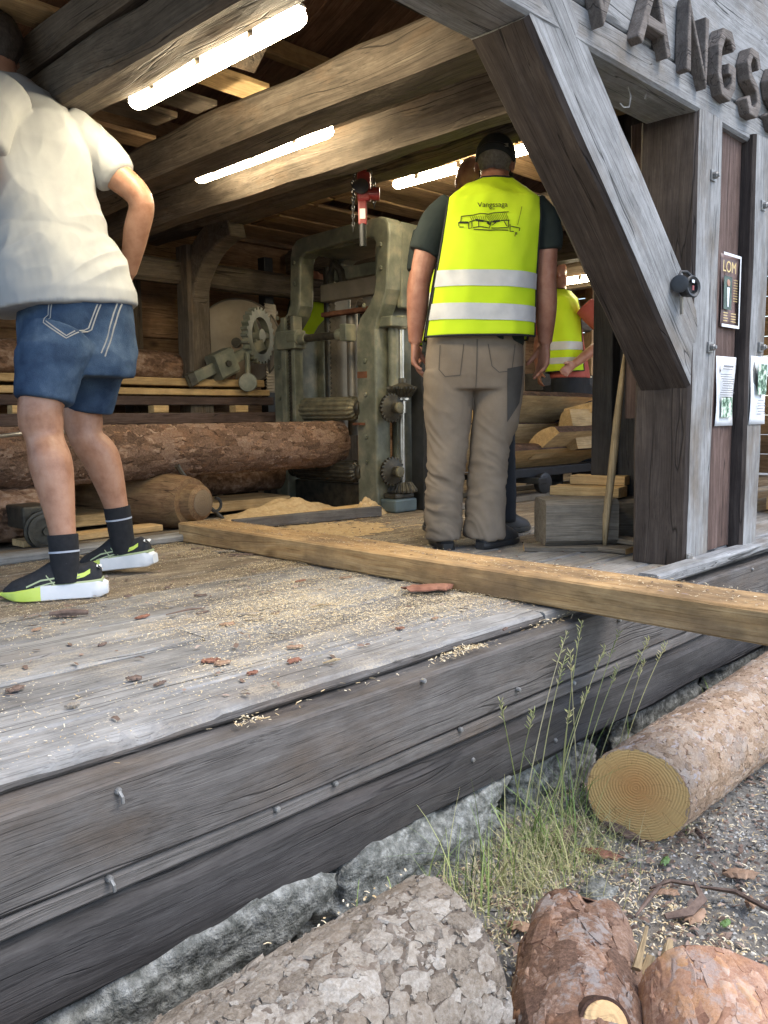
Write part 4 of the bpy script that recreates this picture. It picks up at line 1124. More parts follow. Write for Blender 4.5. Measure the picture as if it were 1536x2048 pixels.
lg5 = limb_fused('trunk', [([(.50, .27, -.50), (.90, .53, -.50), (1.23, .74, -.49), (1.39, .84, -.49)], [.125, .118, .104, .078]),
                     ([(1.12, .72, -.49), (1.30, .83, -.485), (1.43, .905, -.475), (1.465, .925, -.47)], [.085, .078, .056, .046]),
                     ([(1.15, .67, -.50), (1.34, .765, -.50), (1.47, .835, -.485), (1.50, .85, -.48)], [.085, .078, .054, .044])], 'bark_fork', fork, .005, 20, 3)
g = Geo(); c = V((1.125, .635, -.402)); axb = V((-.45, -.62, .62)).normalized()
g.lathe([(.050, -.09), (.046, -.02), (.043, .004), (.043, .010)], c, axb, 26)
g.put('branch_stub', 'bark_fork', fork, True)
g = Geo(); g.lathe([(.038, 0), (.036, .003), (.02, .004), (0.0, .004)], c + axb * .0095, axb, 26)
mtb = Matrix.Translation(c + axb * .0095) @ axb.to_track_quat('X', 'Z').to_matrix().to_4x4()
me = g.mesh('cut'); me.transform(mtb.inverted()); o = put('cut_face', me, 'end_pale', fork, mtb)
for i in range(5):      # torn splinters at the side of the fork
    p0 = V((1.33 + random.uniform(-.03, .03), .67 + random.uniform(-.03, .02), -.46 + random.uniform(-.05, .03)))
    p1 = p0 + V((.07 + random.uniform(0, .05), .03 + random.uniform(-.02, .02), random.uniform(-.01, .04)))
    timber('splinter', fork, p0, p1, random.uniform(.015, .03), random.uniform(.008, .016), 'stick', taper=.35, seg=6, k=1, amp=.004, seed=i)
# log being fed into the saw, with a sawn top
lg4 = log('feed_log', (.75, 4.0, .415), (3.60, 4.0, .415), .158, .15, ['bark_dark', 'end_pale', 'plank'], 'long dark bark log with sawn flat top feeding into the saw', 330, 110, amp=.008, plate=34, seed=15, flat=.128, stretch=.4, lump=.07)
log('bark_log', (.3, 3.93, .15), (1.72, 3.95, .14), .13, .12, ['bark_dark', 'end_pale'], 'short dark log end below the feed log at the left edge', 70, 60, amp=.012, plate=20, seed=17)
log('bark_log', (1.7, 4.86, .93), (3.45, 4.9, .90), .10, .09, ['bark_dark', 'end_pale'], 'brown bark log lying on top of the board stack', 70, 50, amp=.008, plate=18, seed=19, stretch=.3)
camdir = lambda p, q: True
bark_scales(lg1, (1, 0, 0), 6000, .0045, .024, .0008, .0034, 'flake_cut', 1, 1.4, keep=lambda c: c.x < 3.9 and (c.z > -.56), pack=.66)
bark_scales(lg2, (1, 0, 0), 7500, .004, .025, .0018, .0058, 'flake_grey', 2, 1.35, keep=lambda c: c.x > .25 and c.z > -.58, pack=.74)
bark_scales(lg3, (1, 0, 0), 1800, .007, .055, .0006, .0028, 'flake_orange', 3, 1.7, keep=lambda c: c.z > -.58 and c.x > .9, pack=.7)
bark_scales(lg5, (.85, .52, 0), 3600, .005, .038, .0010, .0045, 'flake_fork', 4, 1.7, keep=lambda c: c.z > -.58 and c.x > .85, pack=.72)
bark_scales(lg4, (1, 0, 0), 4500, .007, .036, .0015, .0060, 'flake_dark', 5, 1.9, keep=lambda c: c.x > 1.3 and c.y < 4.08, pack=.75)
# turned wooden roller
rl = tag(empty('wooden_roller', (2.33, 3.9, 0)), 'brown turned wooden roller with stepped round end on the floor', 'roller')
me_g = Geo(); me_g.lathe([(.0, -.02), (.07, -.02), (.09, -.005), (.094, .05), (.096, .055), (.125, .056), (.128, .065), (.135, .10), (.145, .18), (.148, .5), (.146, .9), (.0, .9)], (0, 0, 0), (1, 0, 0), 48)
me = me_g.mesh('roller', True)
me.set_sharp_from_angle(angle=R(35))
put('barrel', me, 'roller', rl, frame((2.40, 3.70, .142), (2.20, 4.5, .142)) @ Matrix.Translation((-.412, 0, 0)))
g = Geo(); g.lathe([(.068, 0), (.066, .003), (.0, .004)], (0, 0, 0), (-1, 0, 0), 40); put('end_face', g.mesh('e'), 'end_old', rl, frame((2.40, 3.70, .142), (2.20, 4.5, .142)) @ Matrix.Translation((-.433, 0, 0)))
# trolley under the log
tr = tag(empty('log_trolley', (1.6, 3.8, 0)), 'low iron trolley with a black wheel under the log at left', 'trolley')
for y in (3.62, 4.3):
    g = Geo(); g.lathe([(.088, -.02), (.088, -.008), (.078, -.006), (.078, .02), (.06, .022), (.058, .012), (.02, .012), (.018, .03), (.0, .03)], (1.56, y, .092), (-.15, -1, 0), 30); g.put('wheel', 'grease', tr, True)
g = Geo(); g.box((1.48, 3.66, .10), (1.62, 4.34, .20)); g.put('axle_beam', 'grease', tr, bev=.01)
g = Geo(); g.tube([(1.36, 3.70, .50), (1.50, 3.69, .515), (1.63, 3.68, .535), (1.80, 3.70, .5)], [.008, .009, .009, .008], 8); g.tube([(1.62, 3.68, .49), (1.62, 3.65, .49)], .016, 12); g.put('dog_hook', 'steel', tr, True)
rail = tag(timber('timber_rail', None, (-.3, 3.44, .02), (2.2, 3.44, .02), .10, .035, 'deck', seg=16, k=1, c=.008, amp=.003, seed=44), 'grey wooden track plank on the deck behind the running shoes', 'rail')
rail2 = tag(timber('timber_rail', None, (-.3, 3.60, .012), (2.28, 3.62, .012), .09, .02, 'deck_in', seg=12, k=1, amp=.002, seed=45), 'brown wooden track plank beneath the black trolley wheel', 'rail')
tag(timber('steel_rail', None, (3.9, 3.25, .02), (7.2, 3.25, .02), .04, .035, 'dull_steel'), 'flat steel rail on the floor in front of the slab trolley', 'rail')
tag(timber('steel_rail', None, (4.1, 3.75, .02), (7.2, 3.75, .02), .04, .035, 'dull_steel'), 'flat steel rail on the floor behind the slab trolley', 'rail')

# foreground timber
ft = timber('squared_timber', None, (2.205, 3.425, .0455), (2.185, .50, .0455), .205, .088, 'fresh', seg=70, k=4, c=.006, amp=.0035, freq=8, seed=24, end='end_pale')
tag(ft, 'long freshly sawn squared timber lying across the deck and jutting over its edge', 'timber')
tag(timber('pit_board', None, (2.50, 3.56, .028), (3.42, 3.42, .028), .04, .056, 'edge', seg=8, k=1, amp=.003, seed=25), 'dark board edging the sawdust heap in front of the saw', 'board')
tag(timber('pit_board', None, (2.30, 3.68, .018), (3.48, 3.62, .035), .10, .03, 'plank', seg=8, k=1, amp=.003, seed=26), 'sawdust covered pale board beside the saw base', 'board')
# stacked lumber at the rear left
st = []
def lum(name, p0, p1, w, h, mat, label, **kw):
    o = timber(name, None, p0, p1, w, h, mat, seg=kw.pop('seg', 8), k=1, c=.004, amp=kw.pop('amp', .004), seed=kw.pop('seed', 1), **kw)
    return tag(o, label, 'board', kw.get('group'))
lum('board', (0.2, 4.83, .80), (3.55, 4.86, .80), .42, .045, 'plank', 'wavy edged pale board topmost in the rear left stack', amp=.014, seed=3, seg=30)
lum('board', (0.5, 4.85, .74), (3.6, 4.85, .74), .40, .04, 'plank', 'second pale board from the top of the rear left stack', seed=5)
lum('beam', (0.0, 4.70, .685), (3.65, 4.70, .685), .06, .055, 'board_red', 'upper reddish rail of the rack holding the rear left stack', seed=6)
lum('beam', (0.0, 4.62, .575), (3.65, 4.62, .575), .06, .07, 'board_red', 'lower reddish rail of the rack holding the rear left stack', seed=7)
for x in (1.9, 2.75, 3.35):
    tag(timber('spacer_block', None, (x - .05, 4.66, .632), (x + .05, 4.66, .632), .07, .045, 'plank'), 'small wooden spacer between the two reddish rack rails', 'block', 'spacers between the rack rails')
for x in (0.5, 1.6, 2.6, 3.5):
    tag(timber('trestle', None, (x, 4.88, 0), (x, 4.88, .54), .09, .3, 'edge_dark', upv=(0, -1, 0)), 'dark trestle under the rear left stack', 'trestle', 'trestles under the rear left stack')
lum('board', (-.2, 4.40, .30), (2.9, 4.45, .30), .30, .05, 'plank', 'pale board lying on the floor behind the feed log', seed=8)
lum('board', (-.5, 4.9, .98), (1.72, 4.9, .98), .3, .07, 'plank', 'pale plank left of the shorts, lower of two', seed=9)
lum('board', (-.5, 4.95, 1.10), (1.75, 4.95, 1.10), .3, .06, 'wall', 'orange-brown plank left of the shorts, upper of two', seed=10)
lum('board', (1.0, 4.25, .06), (3.3, 4.25, .06), .35, .06, 'plank', 'wide pale plank on the floor under the feed log', seed=12)
log('half_log', (2.75, 4.48, .21), (3.55, 4.55, .21), .12, .12, ['bark_dark', 'end_pale'], 'half log with pale cut end beneath the feed log near the saw', 40, 40, amp=.008, plate=18, seed=23)
lum('board', (1.5, 3.78, .03), (2.2, 3.80, .03), .12, .03, 'plank', 'short split offcut beside the turned roller', seed=13)
bar = tag(empty('pry_bar', (2.75, 4.0, 0)), 'dark iron pry bar leaning against the feed log beside the roller', 'bar')
g = Geo(); g.tube([(2.62, 3.80, .02), (2.52, 3.83, .12), (2.38, 3.84, .30), (2.36, 3.84, .33)], [.011, .011, .013, .016], 8); g.put('shaft', 'grease', bar, True)
hk = tag(empty('chain_hook', (2.55, 3.75, 0)), 'small black iron hook and chain on the floor by the roller end', 'hook')
g = Geo(); g.tube([V((2.52 + .035 * math.sin(a), 3.74, .12 + .035 * math.cos(a))) for a in [i * .5 for i in range(11)]], .009, 6); g.put('hook', 'black', hk, True)
g = Geo()
for i in range(9): g.tube([V((2.72 + i * .028 + .016 * math.cos(a), 3.80 + (.012 * math.sin(a) if i % 2 else 0), .02 + (0 if i % 2 else .012 * math.sin(a)))) for a in [j * 2 * PI / 8 for j in range(9)]], .004, 5)
g.put('chain', 'black', hk, True)

# slab stack on a trolley at the right
def slab(p0, p1, w, h, label, seed, roll=0.0, mats=('bark_dark', 'plank', 'plank')):
    L = (V(p1) - V(p0)).length; n = 14; nl = 30; vs = []; fs = []
    for i in range(nl + 1):
        x = -L / 2 + L * i / nl
        prof = [(-w / 2, 0), (w / 2, 0)] + [(w / 2 * math.cos(a) * (1 + .08 * noise.noise(V((x * 4, a, seed)))), .25 * h + .75 * h * math.sin(a) * (1 + .10 * noise.noise(V((x * 3, a * 2, seed + 3))))) for a in [PI * j / (n - 3) for j in range(n - 2)]]
        vs += [V((x, y, z)) for y, z in prof]
    for i in range(nl):
        for j in range(n):
            fs.append((i * n + j, i * n + (j + 1) % n, (i + 1) * n + (j + 1) % n, (i + 1) * n + j))
    fs.append(tuple(range(n))); fs.append(tuple(nl * n + j for j in range(n)))
    me = mesh('slab', vs, fs)
    bm = bmesh.new(); bm.from_mesh(me); bmesh.ops.recalc_face_normals(bm, faces=bm.faces); bm.to_mesh(me); bm.free()
    for p in me.polygons:
        if p.normal.z < -.8: p.material_index = 2
        elif abs(p.normal.x) > .8: p.material_index = 1
    return tag(put('bark_slab', me, list(mats), None, frame(p0, p1) @ Matrix.Rotation(roll, 4, 'X')), label, 'slab')
slab((4.42, 3.36, .255), (7.2, 3.42, .25), .36, .10, 'lowest bark slab resting on the dark trolley at right', 1, R(-28))
slab((4.30, 3.60, .35), (7.0, 3.52, .33), .34, .09, 'bark slab tilted behind the trousers at right', 5, R(-70))
slab((4.75, 3.20, .36), (7.3, 3.24, .38), .30, .10, 'slab with broad pale underside jutting out of the right stack', 6, R(-38))
slab((5.05, 3.16, .47), (7.5, 3.10, .47), .28, .12, 'middle bark slab with pale cut end at right', 2, R(-105))
slab((4.50, 3.52, .56), (7.4, 3.60, .54), .44, .10, 'topmost wide bark slab in the right stack', 4, R(-40))
slab((5.3, 3.25, .64), (7.6, 3.35, .62), .30, .08, 'thin rough slab lying flat on the right stack', 8, R(168))
t2 = tag(empty('slab_trolley', (5, 3.4, 0)), 'dark low trolley with small wheels under the slab stack', 'trolley')
g = Geo(); g.box((4.55, 3.30, .15), (6.6, 3.40, .21)); g.box((4.7, 3.2, .11), (4.8, 3.85, .15)); g.put('chassis', 'black', t2, bev=.005)
for x in (4.82, 6.2):
    for y in (3.25, 3.75):
        g = Geo(); g.lathe([(.02, -.03), (.065, -.025), (.07, -.01), (.07, .02), (.06, .025), (.0, .025)], (x, y, .108), (-.1, -1, 0), 22); g.put('wheel', 'black', t2, True)
lum('beam', (4.9, 4.6, .70), (7.9, 4.6, .70), .1, .16, 'board_red', 'red-brown beam behind the red shirt', seed=15)
tag(timber('back_bench', None, (6.8, 4.75, .88), (8.0, 4.75, .88), .3, .16, 'edge_dark'), 'dark bench below the bright window', 'bench')
cb = tag(empty('cable', (7.2, 4.2, .9)), 'thin pale cable looping below the bright window', 'cable')
g = Geo(); g.tube([(7.6, 4.70, 1.25), (7.4, 4.52, 1.02), (7.2, 4.36, .92), (7.0, 4.2, .91)], .008, 6); g.put('loop', 'white_plastic', cb, True)

# chopping block, offcuts and stick by the corner post
bl = tag(timber('timber_block', None, (3.02, 2.05, .121), (3.25, 1.845, .121), .20, .19, 'block', seg=10, k=3, c=.02, amp=.006, seed=28), 'grey weathered timber block on the deck left of the leaning stick', 'block')
lum('offcut', (3.30, 2.16, .228), (3.36, 1.85, .228), .12, .045, 'plank', 'lower pale offcut board on the timber block', seed=16)
lum('offcut', (3.40, 2.12, .272), (3.46, 1.88, .272), .12, .040, 'plank', 'upper pale offcut board on the timber block', seed=17)
tag(timber('block_rear', None, (3.25, 2.0, .10), (3.48, 1.80, .10), .16, .20, 'block', seg=6, k=2, c=.015, amp=.005, seed=29), 'second grey block behind the leaning stick', 'block').name = 'timber_block'
lum('offcut', (2.93, 2.07, .012), (3.13, 1.82, .012), .10, .022, 'block', 'flat offcut under the front of the timber block', seed=18, end='end_pale')
lum('offcut', (3.12, 1.86, .012), (3.14, 1.69, .012), .10, .022, 'block', 'flat offcut below the foot of the leaning stick', seed=19, end='end_pale')
lum('offcut', (3.24, 1.80, .036), (3.20, 1.62, .036), .10, .022, 'block', 'offcut lying on top of another beside the corner post', seed=20, end='end_pale')
sk = Geo(); sk.tube([(3.125, 1.80, .024), (3.135, 1.80, .15), (3.15, 1.785, .35), (3.165, 1.775, .55), (3.18, 1.765, .72), (3.19, 1.76, .84)], [.014, .024, .027, .025, .018, .004], 9, flat=.6)
me = sk.mesh('stick', True); mt = Matrix.Translation((3.15, 1.79, .4)) @ Matrix.Rotation(R(-90), 4, 'Y'); me.transform(mt.inverted())
tag(put('stick', me, 'stick', None, mt), 'pointed split wooden stick leaning on the dark partition', 'stick')
# lumber pile outside at the right edge
for i in range(7):
    tag(timber('lumber', None, (4.9 + .02 * (i % 3), 1.55, .06 + i * .085), (8.6, 1.75, .06 + i * .085), .5, .075, 'plank', c=.004), 'pale board in the lumber pile outside beyond the door post', 'board', 'lumber pile boards beyond the door post')

# ------------------------------------------------------------------ hoist, ear defenders, papers, hooks
ho = tag(empty('chain_hoist', (2.80, 2.88, 1.9)), 'red lever chain hoist with black chain hanging above the saw', 'hoist')
hx, hy = 2.80, 2.88
U = V((.703, -.711, 0))
H = lambda a, z, b=0.0: V((hx, hy, 0)) + U * a + V((.711, .703, 0)) * b + V((0, 0, z + .035))
g = Geo()
for a in (-.022, -.006, .010, .022): g.box((-.006, -.002, 0), (.006, .002, .27), Matrix.Translation(H(a, 1.66)) @ Matrix.Rotation(R(-45), 4, 'Z') @ Matrix.Rotation(R(3 * (a / .02)), 4, 'Y'))
g.put('sling', 'strap', ho)
g = Geo(); g.tube([H(0, 1.70), H(0, 1.66), H(0, 1.62)], [.012, .018, .022], 10); g.put('hook', 'hoist_red', ho, True)
g = Geo(); g.box((-.032, -.024, 0), (.032, .024, .13), Matrix.Translation(H(.004, 1.515)) @ Matrix.Rotation(R(-45), 4, 'Z')); g.put('body', 'hoist_red', ho, bev=.012)
g = Geo(); g.lathe([(.030, 0), (.034, .008), (.034, .018), (.022, .024), (.0, .024)], H(-.008, 1.575, -.024), (-.711, -.703, 0), 24); g.put('hand_wheel', 'black', ho, True)
g = Geo(); g.lathe([(.024, 0), (.03, .03), (.03, .05), (.0, .052)], H(.025, 1.55), tuple(U), 18); g.put('gear_cover', 'hoist_red', ho, True)
g = Geo(); g.box((-.020, -.014, -.11), (.020, .014, .0), Matrix.Translation(H(-.004, 1.52, -.01)) @ Matrix.Rotation(R(-45), 4, 'Z')); lev = g.put('lever', 'hoist_red', ho, bev=.006)
g = Geo(); g.box((-.013, -.0155, -.085), (.013, -.0145, -.04), Matrix.Translation(H(-.004, 1.52, -.01)) @ Matrix.Rotation(R(-45), 4, 'Z')); g.put('label_plate', 'white_plastic', lev)
g = Geo(); g.lathe([(.016, 0), (.017, .02), (.016, .10), (.0, .102)], H(-.004, 1.415, -.01), (0, 0, -1), 14); g.put('grip', 'black', ho, True)
g = Geo()
for (a0, z0, z1, b) in [(-.042, 1.52, 1.66, 0), (-.048, 1.40, 1.62, .01), (.034, 1.56, 1.68, 0), (.05, 1.50, 1.63, .01)]:
    n = int((z1 - z0) / .017); g = Geo()
    for i in range(n):
        zc = z0 + (z1 - z0) * i / n; ph = i % 2
        g.tube([H(a0 + (.006 * math.cos(t) if ph else 0), zc + .012 * math.sin(t), b + (0 if ph else .006 * math.cos(t))) for t in [j * 2 * PI / 8 for j in range(9)]], .0028, 5)
    g.put('chain', 'black', ho, True)

em = tag(empty('ear_defenders', (2.97, 1.36, 1.0)), 'black ear defenders with a red and white mark hanging where brace meets post', 'ear defenders')
c = V((2.865, 1.335, 1.0))
ax = V((-.25, -1, .05)).normalized()
g = Geo(); g.lathe([(.021, -.038), (.029, -.031), (.033, -.013), (.032, -.003), (.036, 0), (.038, .008), (.034, .012), (.025, .008), (.021, -.008), (.0, -.012)], c, ax, 28); g.put('cup', 'black', em, True)
g = Geo(); g.lathe([(.014, -.021), (.025, -.017), (.029, -.003), (.028, .003), (.030, .007), (.021, .010), (.0, .008)], c + V((-.045, .02, .008)), V((-.9, -.4, 0)), 24); g.put('cup', 'black', em, True)
g = Geo(); g.box((-.009, -.001, -.005), (.009, .001, .005), Matrix.Translation(c + ax * .004 + V((0, -.004, .018)))); g.put('white_mark', 'paper', em)
g = Geo(); g.box((-.007, -.001, -.008), (.007, .001, .008), Matrix.Translation(c + ax * .004 + V((0, -.004, -.004)))); g.put('red_mark', 'hoist_red', em)
g = Geo(); g.tube([c + V((.0, .0, .036)), c + V((-.015, .01, .05)), c + V((-.038, .02, .05)), c + V((-.05, .02, .034))], .005, 7); g.put('headband', 'black', em, True)
g = Geo(); g.tube([c + V((-.01, .03, -.03)), c + V((-.006, .028, -.09))], .006, 6); g.put('hook', 'dull_steel', em, True)

def sheet(name, x0, x1, z0, z1, y, mat, label, cat, skew=0.0):
    t = tag(empty(name, ((x0 + x1) / 2, y, z0)), label, cat)
    g = Geo(); n = 10; rows = []
    for i in range(n + 1):
        q = i / n
        rows.append([V((x0 + (x1 - x0) * p + skew * (q - .5), y - .004 * math.sin(q * 5 + p * 3) - .003 * (1 if p in (0, 1) else 0), z0 + (z1 - z0) * q)) for p in [j / 4 for j in range(5)]])
    g.rings(rows, close=False, cap=False); s = g.put('page', mat, t, True, angle=0)
    s.modifiers.new('thick', 'SOLIDIFY').thickness = .0006
    return t
def pr(t, x0, x1, z0, z1, y, mat, name='print'):
    g = Geo(); g.box((x0, y - .0135, z0), (x1, y - .0125, z1)); g.put(name, mat, t)
PY = 1.407
P1 = sheet('poster', 3.265, 3.425, .90, 1.175, PY, 'poster', 'brown concert-style poster with gold heading and figure pinned to the wall board', 'poster')
for (a, b, c0, d0) in [(3.263, 3.427, 1.167, 1.177), (3.263, 3.427, .898, .909), (3.417, 3.427, .909, 1.167)]: pr(P1, a, b, c0, d0, PY, 'paper', 'border')
pr(P1, 3.272, 3.345, .965, 1.09, PY, 'dark_photo', 'picture')
tm = text_mesh('LOM', .06); tm.transform(Matrix.Translation((3.315, PY - .015, 1.105)) @ Matrix.Rotation(PI / 2, 4, 'X')); put('heading', tm, 'gold_ink', P1)
g = Geo(); g.lathe([(.014, 0), (.013, .001)], (3.31, PY - .0145, 1.065), (0, -1, 0), 14); g.put('figure_face', 'skin', P1)
g = Geo(); g.add([(3.298, PY - .0148, 1.048), (3.322, PY - .0148, 1.048), (3.316, PY - .0148, .975), (3.305, PY - .0148, .975)], [(0, 1, 2, 3)]); g.put('figure', 'paper', P1)
for i in range(9): pr(P1, 3.36, 3.398, 1.0 + i * .010, 1.002 + i * .010, PY, 'gold_ink', 'text_line')
for i in range(4): pr(P1, 3.275, 3.31 + .006 * (i % 2), .92 + i * .010, .923 + i * .010, PY, 'gold_ink', 'text_line'); pr(P1, 3.345, 3.39, .92 + i * .010, .923 + i * .010, PY, 'gold_ink', 'text_line')
P2 = sheet('notice', 3.252, 3.42, .517, .787, PY, 'paper', 'white notice with text above a green photo, left of the two sheets', 'notice', .006)
for i in range(13):
    z = .745 - i * .0088 - (.012 if i > 1 else 0)
    w = .05 if i < 2 else .066
    pr(P2, 3.335 - w * (.8 + .2 * math.sin(i * 7)), 3.335 + w * (.8 + .2 * math.cos(i * 5)), z, z + (.007 if i == 0 else .003), PY, 'ink', 'text_line')
pr(P2, 3.285, 3.385, .55, .63, PY, 'green_photo', 'picture')
P3 = sheet('notice', 3.458, 3.625, .52, .793, 1.357, 'paper', 'white notice with tall green photo on the door post at the right edge', 'notice', .01)
pr(P3, 3.51, 3.60, .64, .762, 1.357, 'green_photo', 'picture')
for i in range(6): pr(P3, 3.51 + .01 * (i % 2), 3.60 - .012 * (i % 3), .56 + i * .011, .563 + i * .011, 1.357, 'ink', 'text_line')
wh = tag(empty('wire_hooks', (2.62, 1.5, 1.6)), 'two bent pale wires hanging under the eave beam near the letters', 'wire')
for p in [[(2.60, 1.45, 1.64), (2.615, 1.44, 1.59), (2.605, 1.44, 1.555), (2.58, 1.445, 1.55), (2.565, 1.45, 1.56)], [(2.70, 1.43, 1.635), (2.69, 1.43, 1.60), (2.70, 1.43, 1.60)]]:
    g = Geo(); g.tube(p, .0025, 6); g.put('wire', 'nail', wh, True)

# ------------------------------------------------------------------ people (local frame: x = to the photo's right, y = away, z = up)
def ring(c, a, b, yaw=0.0, n=44, pw=2.4, tilt=(0, 0)):
    out = []
    for i in range(n):
        t = 2 * PI * i / n
        x = a * math.copysign(abs(math.cos(t)) ** (2 / pw), math.cos(t))
        y = b * math.copysign(abs(math.sin(t)) ** (2 / pw), math.sin(t))
        X = x * math.cos(yaw) - y * math.sin(yaw); Y = x * math.sin(yaw) + y * math.cos(yaw)
        out.append(V((c[0] + X, c[1] + Y, c[2] + tilt[0] * X + tilt[1] * Y)))
    return out

def smooth_path(pts, rads, n=20):
    P, Q = [], []
    m = len(pts)
    for i in range(n + 1):
        t = i / n * (m - 1); k = min(int(t), m - 2); f = t - k
        p = [V(pts[max(0, min(m - 1, k + d))]) for d in (-1, 0, 1, 2)]
        q = [rads[max(0, min(m - 1, k + d))] for d in (-1, 0, 1, 2)]
        def cr(a, b, c, d): return 0.5 * ((2 * b) + (c - a) * f + (2 * a - 5 * b + 4 * c - d) * f * f + (3 * b - a - 3 * c + d) * f ** 3)
        P.append(cr(*p)); Q.append(max(.004, cr(*q)))
    return P, Q

def tubes(g, pts, rads, n=22, seg=20):
    P, Q = smooth_path(pts, rads, seg)
    g.tube(P, Q, n)

def loft(g, rows, n=44):
    """rows: (cx, cy, z, a, b, yaw[, tiltx, tilty])"""
    g.rings([ring(r[:3], r[3], r[4], r[5] if len(r) > 5 else 0, n, 2.4, (r[6], r[7]) if len(r) > 7 else (0, 0)) for r in rows])

def hand(g, w, d, s, n, side, scale=1.0, curl=.55):
    """w wrist, d direction of the forearm, s across the palm towards the thumb side, n palm normal"""
    w, d = V(w), V(d).normalized()
    s = V(s); s = (s - d * s.dot(d)).normalized(); n = V(n); n = (n - d * n.dot(d) - s * n.dot(s)).normalized()
    k = scale
    rr = []
    for t, a, b in [(-.02, .027, .022), (.0, .027, .019), (.03, .034, .018), (.06, .040, .016), (.09, .041, .014), (.10, .036, .011)]:
        rr.append([w + d * t * k + s * a * k * math.cos(q) + n * b * k * math.sin(q) for q in [2 * PI * j / 16 for j in range(16)]])
    g.rings(rr)
    for i, (o, L) in enumerate([(.030, .072), (.010, .080), (-.011, .075), (-.031, .058)]):
        p = w + d * (.088 - .004 * abs(i - 1)) * k + s * o * k; dr = d.copy(); pts = [p]
        c = curl * (1 + .25 * i)
        for j, f in enumerate((.46, .30, .24)):
            dr = (dr * math.cos(c * .55) + n * math.sin(c * .55)).normalized()
            p = p + dr * L * f * k; pts.append(p)
        g.tube(pts, [.0105 * k, .0098 * k, .0088 * k, .0068 * k], 10)
    p = w + d * .02 * k + s * .022 * k
    dr = (d * .75 + s * .55 + n * .35).normalized(); pts = [p]
    for f in (.04, .034, .026):
        p = p + dr * f * k; pts.append(p); dr = (dr + d * .25 + n * .25 - s * .12).normalized()
    g.tube(pts, [.016 * k, .0135 * k, .0115 * k, .008 * k], 10)

def head(g, c, yaw=0.0, nod=0.0, k=1.0, roll=0.0):
    """face towards local +Y before turning; nod > 0 looks down"""
    m = Matrix.Rotation(yaw, 4, 'Z') @ Matrix.Rotation(-nod, 4, 'X') @ Matrix.Rotation(roll, 4, 'Y') @ Matrix.Scale(k, 4)
    c = V(c); m3 = m.to_3x3()
    T = lambda p: c + m3 @ V(p)
    def e(p, r): g.ellip(T(p), [q for q in r], 18, 12, m3)
    e((0, -.008, .028), (.076, .098, .088)); e((0, .025, -.03), (.062, .072, .078)); e((0, .055, -.07), (.045, .045, .035)); e((0, .075, -.085), (.026, .022, .022))
    e((0, .098, -.022), (.014, .022, .016)); e((0, .085, .0), (.011, .02, .028)); e((0, .085, -.055), (.028, .014, .012)); e((0, .082, .022), (.05, .018, .012))
    for s in (-1, 1):
        e((s * .078, -.006, -.012), (.010, .020, .032)); e((s * .030, .082, .006), (.013, .012, .009)); e((s * .043, .06, -.03), (.026, .03, .022))
    return T, m3

